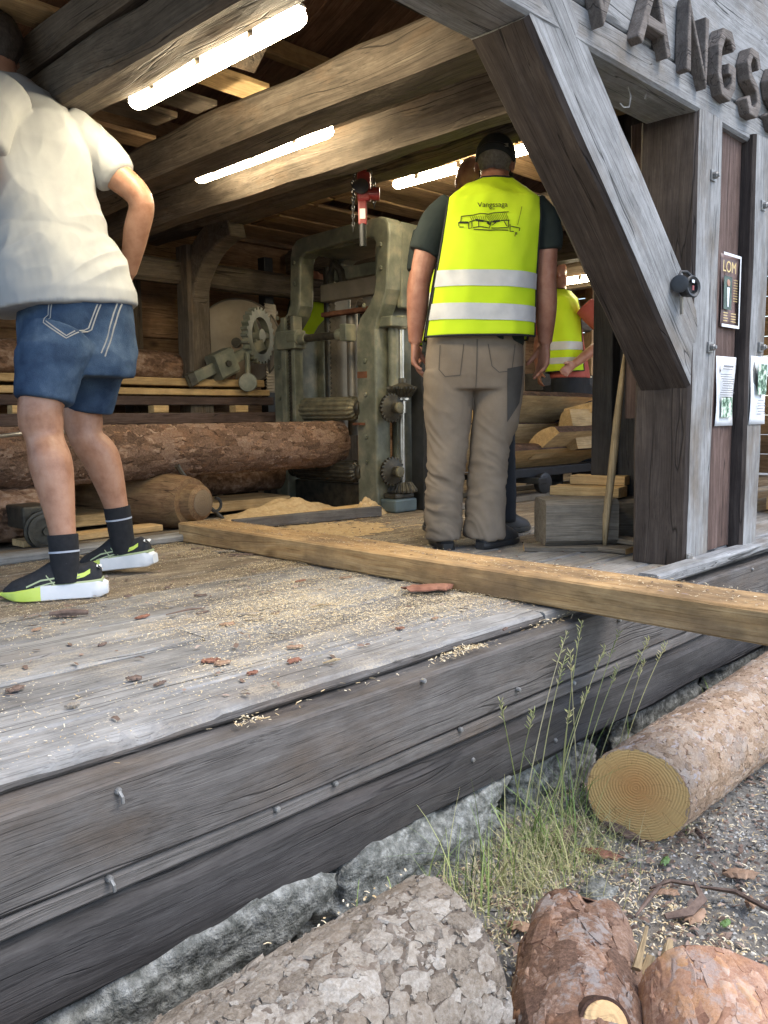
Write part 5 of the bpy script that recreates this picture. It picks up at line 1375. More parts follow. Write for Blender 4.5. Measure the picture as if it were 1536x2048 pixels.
def shoe(parent, heel, d, L=.30, kind='runner', up_=(0, 0, 1), pitch=0.0, name='shoe'):
    heel = V(heel); d = V((d[0], d[1], 0)).normalized(); s = V((0, 0, 1)).cross(d)       # s = towards the left of the foot
    rot = Matrix.Rotation(pitch, 3, s)
    def P(t, a, z):
        q = V((0, 0, 0)) + d * ((t - 1) * L) + s * a + V((0, 0, z))     # rotate about the toe
        return heel + d * L + rot @ q
    k = L / .30
    hw = lambda t: (.026 + .012 * math.sin(min(1, t * 5) * PI / 2) + .012 * math.exp(-((t - .68) / .22) ** 2) - .034 * max(0, (t - .82) / .18) ** 2) * k
    top = lambda t: ([.088, .098, .092, .088, .100, .098, .086, .072, .060, .052, .042, .022][min(11, int(t * 11.01))]) * k
    # upper
    g = Geo(); rings = []; N = 23
    for i in range(N):
        t = .015 + .975 * i / (N - 1); w = hw(t) * .96; ti = t * 11; a = int(ti); f = ti - a
        tb = [.085, .112, .106, .104, .118, .124, .112, .094, .080, .070, .058, .032, .028]
        h = (tb[a] * (1 - f) + tb[a + 1] * f) * k
        r = []
        for j in range(20):
            an = -PI * .12 + PI * 1.24 * j / 19
            r.append(P(t, w * math.cos(an) * (1 - .28 * max(0, math.sin(an)) ** 2), .022 * k + (h - .022 * k) * max(0, math.sin(an)) ** .8))
        rings.append(r)
    g.rings(rings); u = g.put(name, 'shoe_black' if kind == 'runner' else 'boot', parent, True, local=True, angle=0)
    # sole
    def sole(t0, t1, z0f, z1f, mat, nm, grow=1.10):
        g = Geo(); rings = []
        for i in range(17):
            t = t0 + (t1 - t0) * i / 16; w = hw(min(max(t, .01), .995)) * grow * (.72 if t < .0 else 1); z0 = z0f(t); z1 = z1f(t)
            rings.append([P(t, w, z0 + .004), P(t, w * 1.03, (z0 + z1) / 2), P(t, w, z1), P(t, w * .85, z1 + .003), P(t, -w * .85, z1 + .003), P(t, -w, z1), P(t, -w * 1.03, (z0 + z1) / 2), P(t, -w, z0 + .004), P(t, -w * .85, z0), P(t, w * .85, z0)])
        g.rings(rings); return g.put(nm, mat, u, True, local=True, angle=50)
    toe = lambda t: .016 * max(0, (t - .75) / .25) ** 2
    if kind == 'runner':
        sole(-.045, .60, lambda t: .010 * max(0, (.04 - t) / .085), lambda t: (.052 - .012 * t - .012 * max(0, (.02 - t) / .06)) * k, 'foam', 'heel_sole')
        sole(.60, 1.02, toe, lambda t: (.043 - .019 * (t - .6) / .4) * k, 'lime', 'fore_sole')
        sole(.0, .50, lambda t: .050 - .012 * t, lambda t: .057 - .016 * t, 'lime_dull', 'sole_edge', 1.05)
        me = u.data; tree = bvh_of(me)
        g = Geo()
        def side(pts, w, mat, nm):
            for sg in (1, -1):
                g = Geo(); A, B = [], []
                pp = []
                for (a, b) in zip(pts[:-1], pts[1:]):
                    for i in range(6): pp.append((a[0] + (b[0] - a[0]) * i / 6, a[1] + (b[1] - a[1]) * i / 6))
                pp.append(pts[-1])
                for (t, z) in pp:
                    for lst, dz in ((A, w / 2), (B, -w / 2)):
                        h = tree.ray_cast(P(t, sg * .2, (z + dz) * k), rot @ (s * -sg))
                        lst.append((h[0] + s * sg * .0015) if h[0] else P(t, sg * hw(t), (z + dz) * k))
                g.rings([A, B], close=False, cap=False); g.put(nm, mat, u, False, local=True)
        side([(.74, .046), (.60, .064), (.42, .070), (.24, .078)], .005, 'lime_dull', 'side_stripe')
        side([(.66, .044), (.52, .054), (.38, .060), (.22, .070)], .004, 'lime_dull', 'side_stripe')
        side([(.55, .078), (.47, .050)], .005, 'lime_dull', 'side_stripe'); side([(.47, .082), (.37, .052)], .005, 'lime_dull', 'side_stripe')
        side([(.30, .066), (.18, .074), (.12, .084)], .013, 'lime', 'heel_flash')
        side([(.06, .098), (.02, .090)], .006, 'foam', 'heel_mark')
        g = Geo()
        for i in range(5):
            t = .44 + i * .055
            g.tube([P(t, .026, .098 * k - i * .008), P(t + .01, 0, .107 * k - i * .008), P(t, -.026, .098 * k - i * .008)], .0035, 6)
        for sg in (1, -1): g.tube([P(.42, .01 * sg, .10 * k), P(.36, .03 * sg, .125 * k), P(.34, .045 * sg, .115 * k), P(.40, .02 * sg, .105 * k)], .003, 6)
        g.put('lace', 'shoe_black', u, True, local=True)
    else:
        sole(-.02, 1.01, toe, lambda t: .026 * k, 'black', 'sole', 1.06)
    return u

def folds(amp, fx=5, fz=9, seed=0.0, dirv=(0, 0, 1)):
    def fn(co, n):
        q = V((co.x * fx + seed, co.y * fx, co.z * fz + seed * 2))
        a = 1 - abs(noise.noise(q)) * 2.2
        b = 1 - abs(noise.noise(q * 1.9 + V((3, 7, 1)))) * 2.2
        return amp * (a * .65 + b * .35)
    return fn

def garment(name, g, mat, root, voxel=.007, amp=.005, fx=5, fz=9, seed=1.0, it=4):
    me = fuse(g, voxel, it); displace(me, folds(amp, fx, fz, seed))
    me.materials.clear()
    for p in me.polygons: p.use_smooth = True
    return put(name, me, mat, root, local=True)

def skin(g, root, mat='skin', voxel=.005):
    me = fuse(g, voxel, 5); me.materials.clear()
    return put('body', me, mat, root, local=True)

def person(loc, label):
    return tag(empty('person', (loc[0], loc[1], 0), YAW - PI / 2), label, 'person')

def make_vest(root, rows, cutL, cutR, bands, hem, tilt=0.0, n=88, seed=3.0, amp=.014):
    """tabard-style vest: rows of the torso loft; cutL/cutR = pairs of (x, z) that bound the panel"""
    g = Geo(); P = []
    m = 70
    for i in range(m + 1):
        t = i / m * (len(rows) - 1); k = min(int(t), len(rows) - 2); f = t - k
        r = [rows[k][j] * (1 - f) + rows[k + 1][j] * f for j in range(6)]
        P.append(ring(r[:3], r[3], r[4], r[5], n))
    g.rings(P, True, False)
    me = g.mesh('vest')
    displace(me, folds(amp, 4.5, 2.2, seed)); displace(me, folds(amp * .5, 9, 4.5, seed + 5))
    bm = bmesh.new(); bm.from_mesh(me)
    for (a, b), sg in ((cutL, 1), (cutR, -1)):
        d = V((b[0] - a[0], 0, b[1] - a[1])).normalized(); nrm = V((d.z, 0, -d.x))
        if nrm.x * sg > 0: nrm = -nrm
        bmesh.ops.bisect_plane(bm, geom=bm.verts[:] + bm.edges[:] + bm.faces[:], plane_co=(a[0], 0, a[1]), plane_no=nrm, clear_outer=True)
    bm.to_mesh(me)
    edges = [(e.verts[0].co.copy(), e.verts[1].co.copy()) for e in bm.edges if e.is_boundary]
    bm.free()
    for p in me.polygons: p.use_smooth = True
    v = put('vest', me, 'vest', root, local=True)
    v.modifiers.new('thick', 'SOLIDIFY').thickness = .003
    for z0, z1, tl in bands:
        b = band(me, z0, z1, .0035, tl); b.materials.clear(); put('reflective_band', b, 'reflect', v, local=True)
    key = lambda q: (round(q.x, 5), round(q.y, 5), round(q.z, 5))
    par = {}
    def find(k):
        while par.setdefault(k, k) != k: k = par[k]
        return k
    for a, b in edges: par[find(key(a))] = find(key(b))
    comps = {}
    for a, b in edges: comps.setdefault(find(key(a)), []).append((a, b))
    for es in comps.values():
        g = Geo()
        for a, b in es:
            if (a - b).length > 1e-4: g.tube([a - (b - a) * .15, b + (b - a) * .15], .0048, 5)
        if g.v: g.put('piping', 'piping', v, True, local=True)
    return v, me

# ---- man in the yellow vest, seen from behind
vm = person((2.85, 2.30), 'man in yellow safety vest, black cap and taupe trousers seen from behind')
g = Geo()
T, m3 = head(g, (.118, .075, 1.622), R(-12), R(24), .98, R(4))
tubes(g, [(.105, .035, 1.42), (.108, .04, 1.50), (.115, .06, 1.57)], [.075, .064, .062])
loft(g, [(.03, 0, .80, .16, .10), (.05, 0, 1.1, .16, .10), (.08, 0, 1.35, .18, .10), (.10, .01, 1.45, .15, .08), (.105, .03, 1.5, .07, .06)], 30)
tubes(g, [(-.10, .01, 1.425), (-.165, .0, 1.29), (-.205, -.01, 1.14), (-.218, .0, 1.03), (-.228, .015, .88)], [.055, .055, .046, .046, .029], 18)
tubes(g, [(.29, .01, 1.425), (.315, .0, 1.28), (.318, -.01, 1.14), (.325, .0, 1.02), (.327, .02, .875)], [.055, .055, .047, .046, .029], 18)
hand(g, (-.228, .015, .88), (-.03, .06, -1), (.25, .9, 0), (.9, -.3, 0), 1, .95, .6)
hand(g, (.327, .02, .875), (-.06, .06, -1), (-.35, .85, 0), (-.9, -.35, 0), 1, 1.0, .45)
skin(g, vm, 'skin_tan')
g = Geo()
loft(g, [(.03, 0, .86, .20, .125), (.045, 0, 1.05, .195, .125), (.07, 0, 1.25, .20, .125), (.09, .0, 1.38, .205, .115), (.10, .01, 1.45, .17, .095), (.105, .03, 1.505, .085, .07)])
tubes(g, [(-.06, .01, 1.43), (-.13, .005, 1.36), (-.185, .0, 1.245)], [.075, .078, .072], 20)
tubes(g, [(.25, .01, 1.43), (.305, .005, 1.36), (.325, .0, 1.25)], [.075, .078, .066], 20)
garment('t_shirt', g, 'tee_dark', vm, .007, .004, 6, 8, 2)
rows = [(.035, -.005, .893, .235, .158, 0), (.04, -.005, 1.02, .228, .155, 0), (.06, -.005, 1.20, .225, .15, 0), (.085, -.003, 1.36, .222, .142, 0), (.10, .004, 1.45, .20, .118, 0), (.105, .02, 1.505, .13, .09, 0), (.108, .03, 1.535, .078, .078, 0)]
vv, vme = make_vest(vm, rows, ((-.078, 1.52), (-.188, .895)), ((.285, 1.50), (.262, .895)), [(1.088, 1.152, .02), (.955, 1.02, .03)], .89)
tree = bvh_of(vme)
tm = text_mesh('Vangssaga', .030)
for v in tm.vertices: v.co = project(tree, v.co.x + .080, v.co.y + 1.398, .0045)
put('name_print', tm, 'print', vv, local=True)
tm = text_mesh('1873', .012)
for v in tm.vertices: v.co = project(tree, v.co.x + .075, v.co.y + 1.386, .0045)
put('year_print', tm, 'print', vv, local=True)
X = lambda a: (880 + a / 7.68 - 940) / 463.0
Z = lambda b: 1.4705 - ((380 + b / 7.68) - 397) / 463.0
S = lambda *pts: [(X(a), Z(b)) for a, b in pts]
lines = [S((300, 510), (470, 500), (560, 480), (680, 495), (760, 475), (970, 465)), S((260, 595), (400, 600), (520, 565), (620, 590), (700, 605), (790, 590), (980, 585)), S((260, 590), (265, 650)), S((395, 600), (400, 690), (445, 680), (445, 600)),
         S((540, 590), (540, 670)), S((460, 680), (560, 665), (690, 690), (720, 600)), S((720, 690), (950, 690)), S((735, 650), (790, 605)), S((900, 600), (940, 670)), S((965, 590), (960, 690)), S((985, 640), (985, 740), (1040, 740)), S((1000, 670), (1130, 690), (1120, 730)), S((1070, 750), (1055, 810)), S((1085, 750), (1082, 785)),
         S((270, 660), (330, 665)), S((470, 705), (700, 720), (780, 715), (960, 725)), S((300, 510), (290, 590))]
strips(tree, lines, .0034, .0045).put('mill_drawing', 'print', vv, local=True)
hat = [S((640 + i * 26, 510 - i * 3), (700 + i * 24, 590)) for i in range(12)] + [S((420 + i * 30, 515), (450 + i * 28, 580)) for i in range(8)] + [S((1165, 380), (1095, 650))]
strips(tree, hat, .0018, .0045).put('mill_hatching', 'print', vv, local=True)
strips(tree, [S((270, 595), (390, 603)), S((660, 610), (700, 640)), S((500, 570), (610, 592)), S((740, 600), (840, 588))], .008, .0042).put('mill_shading', 'print', vv, local=True)
# trousers
g = Geo()
loft(g, [(.022, 0, .68, .19, .12), (.022, 0, .74, .202, .13), (.022, 0, .82, .204, .132), (.025, 0, .92, .195, .125)])
tubes(g, [(-.085, 0, .75), (-.092, -.005, .58), (-.092, .0, .45), (-.108, -.012, .25), (-.112, -.015, .12), (-.11, -.01, .05)], [.108, .098, .082, .076, .076, .076], 24, 26)
tubes(g, [(.125, 0, .75), (.118, .0, .58), (.092, .01, .45), (.075, .0, .25), (.068, -.005, .12), (.066, .0, .05)], [.108, .098, .082, .078, .082, .086], 24, 26)
me = fuse(g, .006, 4)
def tf(co, n):
    low = max(0, min(1, (.62 - co.z) / .3))
    q = V((co.x * 6, co.y * 4, co.z * 11 + co.x * 9 + 2 * noise.noise(V((co.x * 3, co.y * 3, co.z * 3)))))
    r = 1 - abs(noise.noise(q)) * 2.4; r2_ = 1 - abs(noise.noise(q * 2.1 + V((5, 2, 8)))) * 2.4
    q2 = V((co.x * 8 + co.z * 3, co.y * 5, co.z * 4)); r3 = 1 - abs(noise.noise(q2)) * 2
    return (.0035 + .008 * low) * (r * .6 + r2_ * .4) + .004 * r3 * (1 - low)
displace(me, tf); me.materials.clear()
for p in me.polygons: p.use_smooth = True
tro = put('trousers', me, 'trouser', vm, local=True)
tt = bvh_of(me)
strips(tt, [[(-.13, .86), (-.135, .76), (-.11, .73), (-.05, .735), (-.035, .86)], [(.065, .86), (.08, .77), (.11, .745), (.165, .75), (.18, .86)], [(.02, .88), (.015, .68)]], .004, .002).put('stitching', 'trouser_seam', tro, local=True)
patch(tt, [(.145, .76), (.225, .775), (.205, .62), (.150, .54)], .003, 10, 12).put('thigh_panel', 'pad', tro, True, local=True, angle=0)
shoe(vm, (-.10, -.085, 0), (-.10, 1, 0), .29, 'boot')
shoe(vm, (.04, -.075, 0), (.62, .78, 0), .30, 'boot')
# cap and hair
g = Geo(); g.ellip(T((0, -.012, .028)), (.080, .101, .088), 22, 14, m3)
hm = g.mesh('hair', True); bm = bmesh.new(); bm.from_mesh(hm)
bmesh.ops.bisect_plane(bm, geom=bm.verts[:] + bm.edges[:] + bm.faces[:], plane_co=T((0, .03, 0)), plane_no=m3 @ V((0, 1, .2)), clear_outer=True)
bmesh.ops.bisect_plane(bm, geom=bm.verts[:] + bm.edges[:] + bm.faces[:], plane_co=T((0, 0, -.045)), plane_no=m3 @ V((0, .2, -1)), clear_outer=True)
bm.to_mesh(hm); bm.free(); put('hair', hm, 'hair_grey', vm, local=True)
g = Geo(); g.ellip(T((0, -.006, .030)), (.088, .109, .098), 28, 18, m3)
hm = g.mesh('cap', True); bm = bmesh.new(); bm.from_mesh(hm)
bmesh.ops.bisect_plane(bm, geom=bm.verts[:] + bm.edges[:] + bm.faces[:], plane_co=T((0, 0, -.002)), plane_no=m3 @ V((0, .05, -1)), clear_outer=True)
bm.to_mesh(hm); bm.free(); cap = put('cap', hm, 'cap', vm, local=True); cap.modifiers.new('t', 'SOLIDIFY').thickness = .004
g = Geo(); rr = []
for i in range(9):
    a = -1.1 + 2.2 * i / 8
    inn = T((.082 * math.sin(a), .09 * math.cos(a) * 1.05, .020)); out = T((.088 * math.sin(a), .095 + .085 * math.cos(a), -.005 - .02 * abs(math.sin(a))))
    rr.append([inn, out, out + V((0, 0, -.004)), inn + V((0, 0, -.004))])
g.rings(rr); g.put('brim', 'cap', cap, True, local=True)
g = Geo(); g.tube([T((.086 * math.sin(a), -.006 - .108 * math.cos(a), .022)) for a in [-.9 + .1 * i for i in range(19)]], .006, 6, flat=.5); g.put('strap', 'black', cap, True, local=True)
g = Geo(); g.box((-.008, -.002, -.007), (.008, .002, .007), Matrix.Translation(T((.052, -.095, .022)))); g.put('buckle', 'steel', cap, local=True)

# ---- man in the white T-shirt and denim shorts
sm = person((1.373, 2.827), 'man in white T-shirt and blue denim shorts bending forward at the left')
g = Geo(); YW = R(48)
Th, h3 = head(g, (-.25, .03, 1.80), R(70), R(40), 1.0)
tubes(g, [(-.18, .0, 1.60), (-.21, .01, 1.67), (-.235, .02, 1.73)], [.09, .066, .06])
loft(g, [(.0, -.01, .75, .11, .085, YW), (-.02, -.01, 1.0, .13, .10, YW), (-.10, 0, 1.3, .13, .085, YW), (-.14, 0, 1.5, .13, .085, YW), (-.17, 0, 1.60, .08, .07, YW)], 30)
tubes(g, [(.01, .12, 1.55), (.095, .13, 1.445), (.195, .13, 1.345), (.165, .17, 1.24), (.11, .24, 1.11)], [.055, .054, .045, .045, .03], 18, 26)
hand(g, (.11, .24, 1.11), (-.6, .55, -.45), (-.3, -.2, .9), (-.7, -.6, 0), 1, 1, .7)
tubes(g, [(-.17, -.17, 1.55), (-.195, -.21, 1.45), (-.205, -.23, 1.335), (-.29, -.21, 1.29), (-.43, -.14, 1.30)], [.055, .053, .047, .045, .03], 18, 26)
hand(g, (-.43, -.14, 1.30), (-1, .3, .05), (0, .3, 1), (.2, .9, -.3), 1, 1, .7)
for (hip, kn, cf, lo, an, so_) in [((-.03, -.13, .88), (-.066, -.20, .565), (-.028, -.235, .42), (.004, -.262, .24), (.014, -.275, .12), 1), ((.045, .11, .88), (-.040, .11, .56), (.012, .13, .43), (.052, .145, .26), (.068, .15, .15), -1)]:
    tubes(g, [hip, (V(hip) + V(kn)) / 2, V(kn) + V((0, 0, .05)), kn, V(kn) + V((.012, -.008, -.06)), cf, lo, an], [.068, .074, .070, .069, .060, .067, .044, .036], 20, 40)
    g.ellip(V(kn) + V((-.03, .0, .0)), (.045, .045, .055), 14, 9)
skin(g, sm, 'skin')
g = Geo()
loft(g, [(-.042, -.01, .945, .245, .195, YW, .10, .0), (-.045, -.01, .99, .242, .19, YW, .08, 0), (-.06, -.01, 1.08, .225, .165, YW), (-.10, -.005, 1.2, .20, .14, YW), (-.13, 0, 1.35, .205, .135, YW), (-.145, 0, 1.48, .215, .14, YW), (-.16, 0, 1.575, .20, .13, YW), (-.18, .005, 1.635, .15, .105, YW), (-.21, .01, 1.685, .085, .08, YW), (-.22, .012, 1.705, .065, .065, YW)])
tubes(g, [(-.05, .10, 1.56), (.035, .125, 1.51), (.108, .13, 1.425)], [.09, .076, .060], 22)
tubes(g, [(-.16, -.12, 1.60), (-.18, -.18, 1.53), (-.197, -.215, 1.43)], [.09, .080, .064], 22)
me = fuse(g, .005, 6)
def sf(co, n):
    lowz = max(0, min(1, (1.35 - co.z) / .25))
    q = V((co.x * 6 - co.z * 2.0, co.y * 6, co.z * 2.4 + co.x * 2.5))
    r = 1 - abs(noise.noise(q + V((2, 1, 0)))) * 2.2
    q2 = V((co.x * 5, co.y * 4, co.z * 10 - co.x * 8)); rr_ = 1 - abs(noise.noise(q2)) * 2.2
    mid = math.exp(-((co.z - 1.12) / .14) ** 2)
    up_ = max(0, min(1, (co.z - 1.2) / .2))
    q3 = V((co.x * 3.2 + co.z * 2.6, co.y * 3, co.z * 1.1 - co.x * 1.2 + 4)); r3 = (1 - abs(noise.noise(q3)) * 2.6)
    q4 = V((co.x * 14 - co.z * 7, co.y * 9, co.z * 6 + co.x * 9)); r4 = (1 - abs(noise.noise(q4)) * 2.4)
    hem_ = .25 + .75 * max(0, min(1, (co.z - .95) / .12))
    return (.009 * r + .016 * rr_ * mid + .013 * r3 * (.45 + .55 * up_) + .004 * r4) * hem_
displace(me, sf); me.materials.clear()
for p in me.polygons: p.use_smooth = True
tee = put('t_shirt', me, 'cotton', sm, local=True); ts = bvh_of(me)
b = band(me, .90, .957, .0022, .06); b.materials.clear(); put('hem', b, 'cotton', tee, local=True)
for i, (z0, z1, x1) in enumerate([(1.225, 1.24, -.238), (1.198, 1.206, -.236), (1.165, 1.178, -.236), (1.08, 1.145, -.234)]):
    patch(ts, [(-.30, z0), (x1, z0), (x1, z1), (-.30, z1)], .002, 4, 4).put('side_print', 'ink', tee, local=True)
# shorts
g = Geo()
loft(g, [(-.005, -.01, .72, .185, .145, YW), (.0, -.01, .80, .195, .15, YW), (.0, -.01, .90, .19, .15, YW), (.0, -.01, 1.0, .18, .145, YW)])
tubes(g, [(-.02, -.12, .84), (-.045, -.17, .74), (-.056, -.195, .635)], [.12, .104, .086], 26)
tubes(g, [(.03, .10, .84), (.0, .11, .72), (-.020, .115, .605)], [.12, .098, .080], 26)
me = fuse(g, .006, 3); displace(me, folds(.007, 6, 9, 4)); me.materials.clear()
for p in me.polygons: p.use_smooth = True
shs = put('shorts', me, 'denim', sm, local=True); td = bvh_of(me)
strips(td, [[(-.02, .96), (-.03, .88), (.04, .83), (.09, .865), (.115, .95)], [(-.012, .96), (-.022, .885), (.04, .838), (.083, .87), (.107, .95)], [(.165, .96), (.14, .85), (.12, .78)], [(.155, .96), (.13, .85), (.112, .79)]], .0035, .002).put('stitching', 'thread', shs, local=True)
for zz, xx, yy in ((.645, -.056, -.195), (.614, -.020, .115)):
    pass
# socks and shoes
for (an, lo, top, st) in [((.014, -.275, .10), (.008, -.266, .20), .205, .150), ((.068, .15, .13), (.056, .146, .24), .25, .205)]:
    g = Geo(); a, l = V(an), V(lo); d = (l - a)
    f = lambda z: a + d * ((z - a.z) / d.z)
    P, Q = smooth_path([f(an[2] - .05), f(an[2]), f(an[2] + .05), f(top)], [.044, .044, .046, .048], 10)
    g.tube(P, Q, 24); so_ = g.put('sock', 'sock', sm, True, local=True)
    g = Geo(); g.tube([f(st - .003), f(st + .003)], [.0478, .0478], 24, cap=False); g.put('sock_stripe', 'sock_line', so_, True, local=True)
shoe(sm, (.125, -.245, 0), (-.97, -.22, 0), .31, 'runner')
shoe(sm, (.185, .135, 0.0), (-.97, .16, 0), .30, 'runner', pitch=R(6))
# hair
g = Geo(); g.ellip(Th((0, -.018, .03)), (.090, .108, .102), 26, 18, h3)
hm = g.mesh('hair', True); bm = bmesh.new(); bm.from_mesh(hm)
bmesh.ops.bisect_plane(bm, geom=bm.verts[:] + bm.edges[:] + bm.faces[:], plane_co=Th((0, .045, 0)), plane_no=h3 @ V((0, 1, -.3)), clear_outer=True)
bm.to_mesh(hm); bm.free(); displace(hm, lambda co, n: .008 * fractal(co * 40, 3)); put('hair', hm, 'hair_dark', sm, local=True)

# ---- simple figures further back share one builder
def worker(loc, label, k, torso_yaw, lean, arms, tee, legs_mat, shoes, vest=True, headyaw=0, nod=0, hair=None, skinm='skin_tan', vox=.009, cap_=None):
    p = person(loc, label); g = Geo(); lx, ly = lean
    hz = 1.61 * k
    T2, q3 = head(g, (lx * 1.1, ly * 1.1, hz), headyaw, nod, 1.0)
    tubes(g, [(lx * .85, ly * .85, 1.40 * k), (lx, ly, 1.5 * k), (lx * 1.08, ly * 1.08, 1.57 * k)], [.075, .064, .06])
    loft(g, [(0, 0, .8 * k, .16, .11, torso_yaw), (lx * .4, ly * .4, 1.1 * k, .16, .11, torso_yaw), (lx * .8, ly * .8, 1.4 * k, .16, .09, torso_yaw)], 26)
    for (s_, e_, w_, dirn) in arms:
        tubes(g, [s_, (V(s_) + V(e_)) / 2, e_, (V(e_) + V(w_)) / 2, w_], [.055, .053, .046, .043, .029], 14, 18)
        d = (V(w_) - V(e_)).normalized()
        hand(g, w_, d, dirn, V(dirn).cross(d), 1, 1, .6)
    skin(g, p, skinm, vox)
    g = Geo()
    loft(g, [(0, 0, .84 * k, .2, .135, torso_yaw), (lx * .4, ly * .4, 1.08 * k, .195, .13, torso_yaw), (lx * .75, ly * .75, 1.32 * k, .2, .125, torso_yaw), (lx * .85, ly * .85, 1.41 * k, .165, .10, torso_yaw), (lx * .92, ly * .92, 1.47 * k, .08, .07, torso_yaw)], 30)
    for (s_, e_, w_, dirn) in arms:
        tubes(g, [s_, V(s_).lerp(V(e_), .35), V(s_).lerp(V(e_), .68)], [.076, .076, .068], 16)
    garment('t_shirt', g, tee, p, .009, .004, 6, 8, loc[0])
    if vest:
        c, s = math.cos(torso_yaw), math.sin(torso_yaw)
        rows = [(0, 0, .885 * k, .228, .16, torso_yaw), (lx * .4, ly * .4, 1.08 * k, .222, .155, torso_yaw), (lx * .75, ly * .75, 1.32 * k, .215, .145, torso_yaw), (lx * .85, ly * .85, 1.42 * k, .185, .118, torso_yaw), (lx * .92, ly * .92, 1.485 * k, .09, .085, torso_yaw)]
        make_vest(p, rows, vest[0], vest[1], [(1.04 * k, 1.10 * k, 0), (.94 * k, .985 * k, 0)], .88 * k, n=60, seed=loc[1])
    g = Geo()
    loft(g, [(0, 0, .68 * k, .19, .125, torso_yaw), (0, 0, .80 * k, .2, .13, torso_yaw), (0, 0, .9 * k, .185, .12, torso_yaw)], 30)
    for (f, dr) in shoes:
        f = V(f); hx_ = f.x * .8; hy_ = f.y * .8
        tubes(g, [(hx_, hy_, .78 * k), (f.x * .9, f.y * .9, .48 * k), (f.x, f.y, .22 * k), (f.x, f.y, .06)], [.108, .085, .075, .075], 18)
    garment('trousers', g, legs_mat, p, .009, .005, 6, 12, loc[0] * 2)
    for (f, dr) in shoes:
        d = V((dr[0], dr[1], 0)).normalized(); shoe(p, V(f) - d * .08 + V((0, 0, .0)), d, .29, 'boot')
    if cap_:
        g = Geo(); g.ellip(T2((0, -.006, .032)), (.088, .109, .096), 22, 14, q3)
        hm = g.mesh('c', True); bm = bmesh.new(); bm.from_mesh(hm)
        bmesh.ops.bisect_plane(bm, geom=bm.verts[:] + bm.edges[:] + bm.faces[:], plane_co=T2((0, 0, .02)), plane_no=q3 @ V((0, 0, -1)), clear_outer=True)
        bm.to_mesh(hm); bm.free(); put('cap', hm, cap_, p, local=True)
    if hair:
        g = Geo(); g.ellip(T2((0, -.02, .005)), (.081, .098, .075), 20, 14, q3)
        hm = g.mesh('h', True); bm = bmesh.new(); bm.from_mesh(hm)
        bmesh.ops.bisect_plane(bm, geom=bm.verts[:] + bm.edges[:] + bm.faces[:], plane_co=T2((0, .0, 0)), plane_no=q3 @ V((0, 1, .5)), clear_outer=True)
        bm.to_mesh(hm); bm.free(); put('hair', hm, hair, p, local=True)
    return p
worker((3.165, 2.585), 'bald man in yellow vest and black trousers mostly hidden behind the capped man', 1.025, R(15), (.04, .03),
       [((-.16, .0, 1.42), (-.225, .0, 1.15), (-.20, .12, .94), (0, 1, 0)), ((.21, .06, 1.42), (.26, .1, 1.15), (.22, .22, .96), (0, 1, 0))],
       'tee_dark', 'black_cloth', [((-.12, 0, 0), (-.2, 1)), ((.17, -.02, 0), (.75, .6))], ((((-.125, 1.49), (-.22, .91))), ((.21, 1.49), (.225, .91))), R(10), R(20))
worker((5.62, 3.55), 'man in red T-shirt and yellow vest bending over beside the slab stack', 1.0, R(60), (-.10, .02),
       [((.06, -.16, 1.36), (.26, -.20, 1.14), (-.04, -.30, .93), (0, 0, 1)), ((-.14, .16, 1.36), (-.2, .22, 1.1), (-.22, .1, .9), (0, 0, 1))],
       'red_cloth', 'black_cloth', [((-.12, .02, 0), (-1, .2)), ((.10, .03, 0), (.9, -.3))], ((((-.18, 1.4), (-.23, .9))), ((.05, 1.42), (.055, .9))), R(70), R(50), cap_='cap')
worker((4.45, 5.02), 'man in yellow vest standing behind the saw frame, glimpsed through its blades', 1.05, R(0), (-.03, -.03),
       [((-.2, 0, 1.45), (-.26, -.05, 1.2), (-.16, -.2, 1.05), (1, 0, 0)), ((.17, 0, 1.45), (.24, -.02, 1.18), (.2, -.15, 1.0), (1, 0, 0))],
       'tee_dark', 'black_cloth', [((-.1, 0, 0), (-.2, -1)), ((.1, 0, 0), (.2, -1))], ((((-.15, 1.5), (-.2, .9))), ((.14, 1.5), (.2, .9))), R(175), R(10), hair='hair_grey')

# ------------------------------------------------------------------ loose stuff: chips, bark, sawdust, gravel, leaves, grass
random.seed(11)
def flake(g, p, L, w, rz, tilt, curl, up_=V((0, 0, 1)), nseg=2):
    d = V((math.cos(rz), math.sin(rz), tilt)).normalized(); s = V((-math.sin(rz), math.cos(rz), random.uniform(-.5, .5))).normalized()
    A, B = [], []
    for i in range(nseg + 1):
        t = i / nseg - .5
        c = p + d * L * t + up_ * (curl * L * (1 - 4 * t * t) * .5)
        ww = w * (1 - .5 * abs(t) * 2 * random.uniform(.3, 1))
        A.append(c + s * ww / 2); B.append(c - s * ww / 2)
    g.rings([A, B], close=False, cap=False)
def dens(x, y):
    n = .5 + .5 * fractal(V((x * 1.6, y * 3.4, 2.0)), 3)
    b = math.exp(-((x - 1.75) / .55) ** 2 - ((y - 1.95) / .35) ** 2) * .9 + math.exp(-((x - 1.35) / .4) ** 2 - ((y - 2.0) / .3) ** 2) * .5 + math.exp(-((x - 1.9) / .25) ** 2 - ((y - 1.62) / .12) ** 2) * .9
    b += .75 * math.exp(-((x - 2.0) / .12) ** 2) * (1 if 1.45 < y < 3.4 else 0) + .12 * (1 if y > 2.5 and x < 2.0 else 0)
    return max(0, n * 1.4 - .35) * (.12 + b)
g = Geo(); c = 0
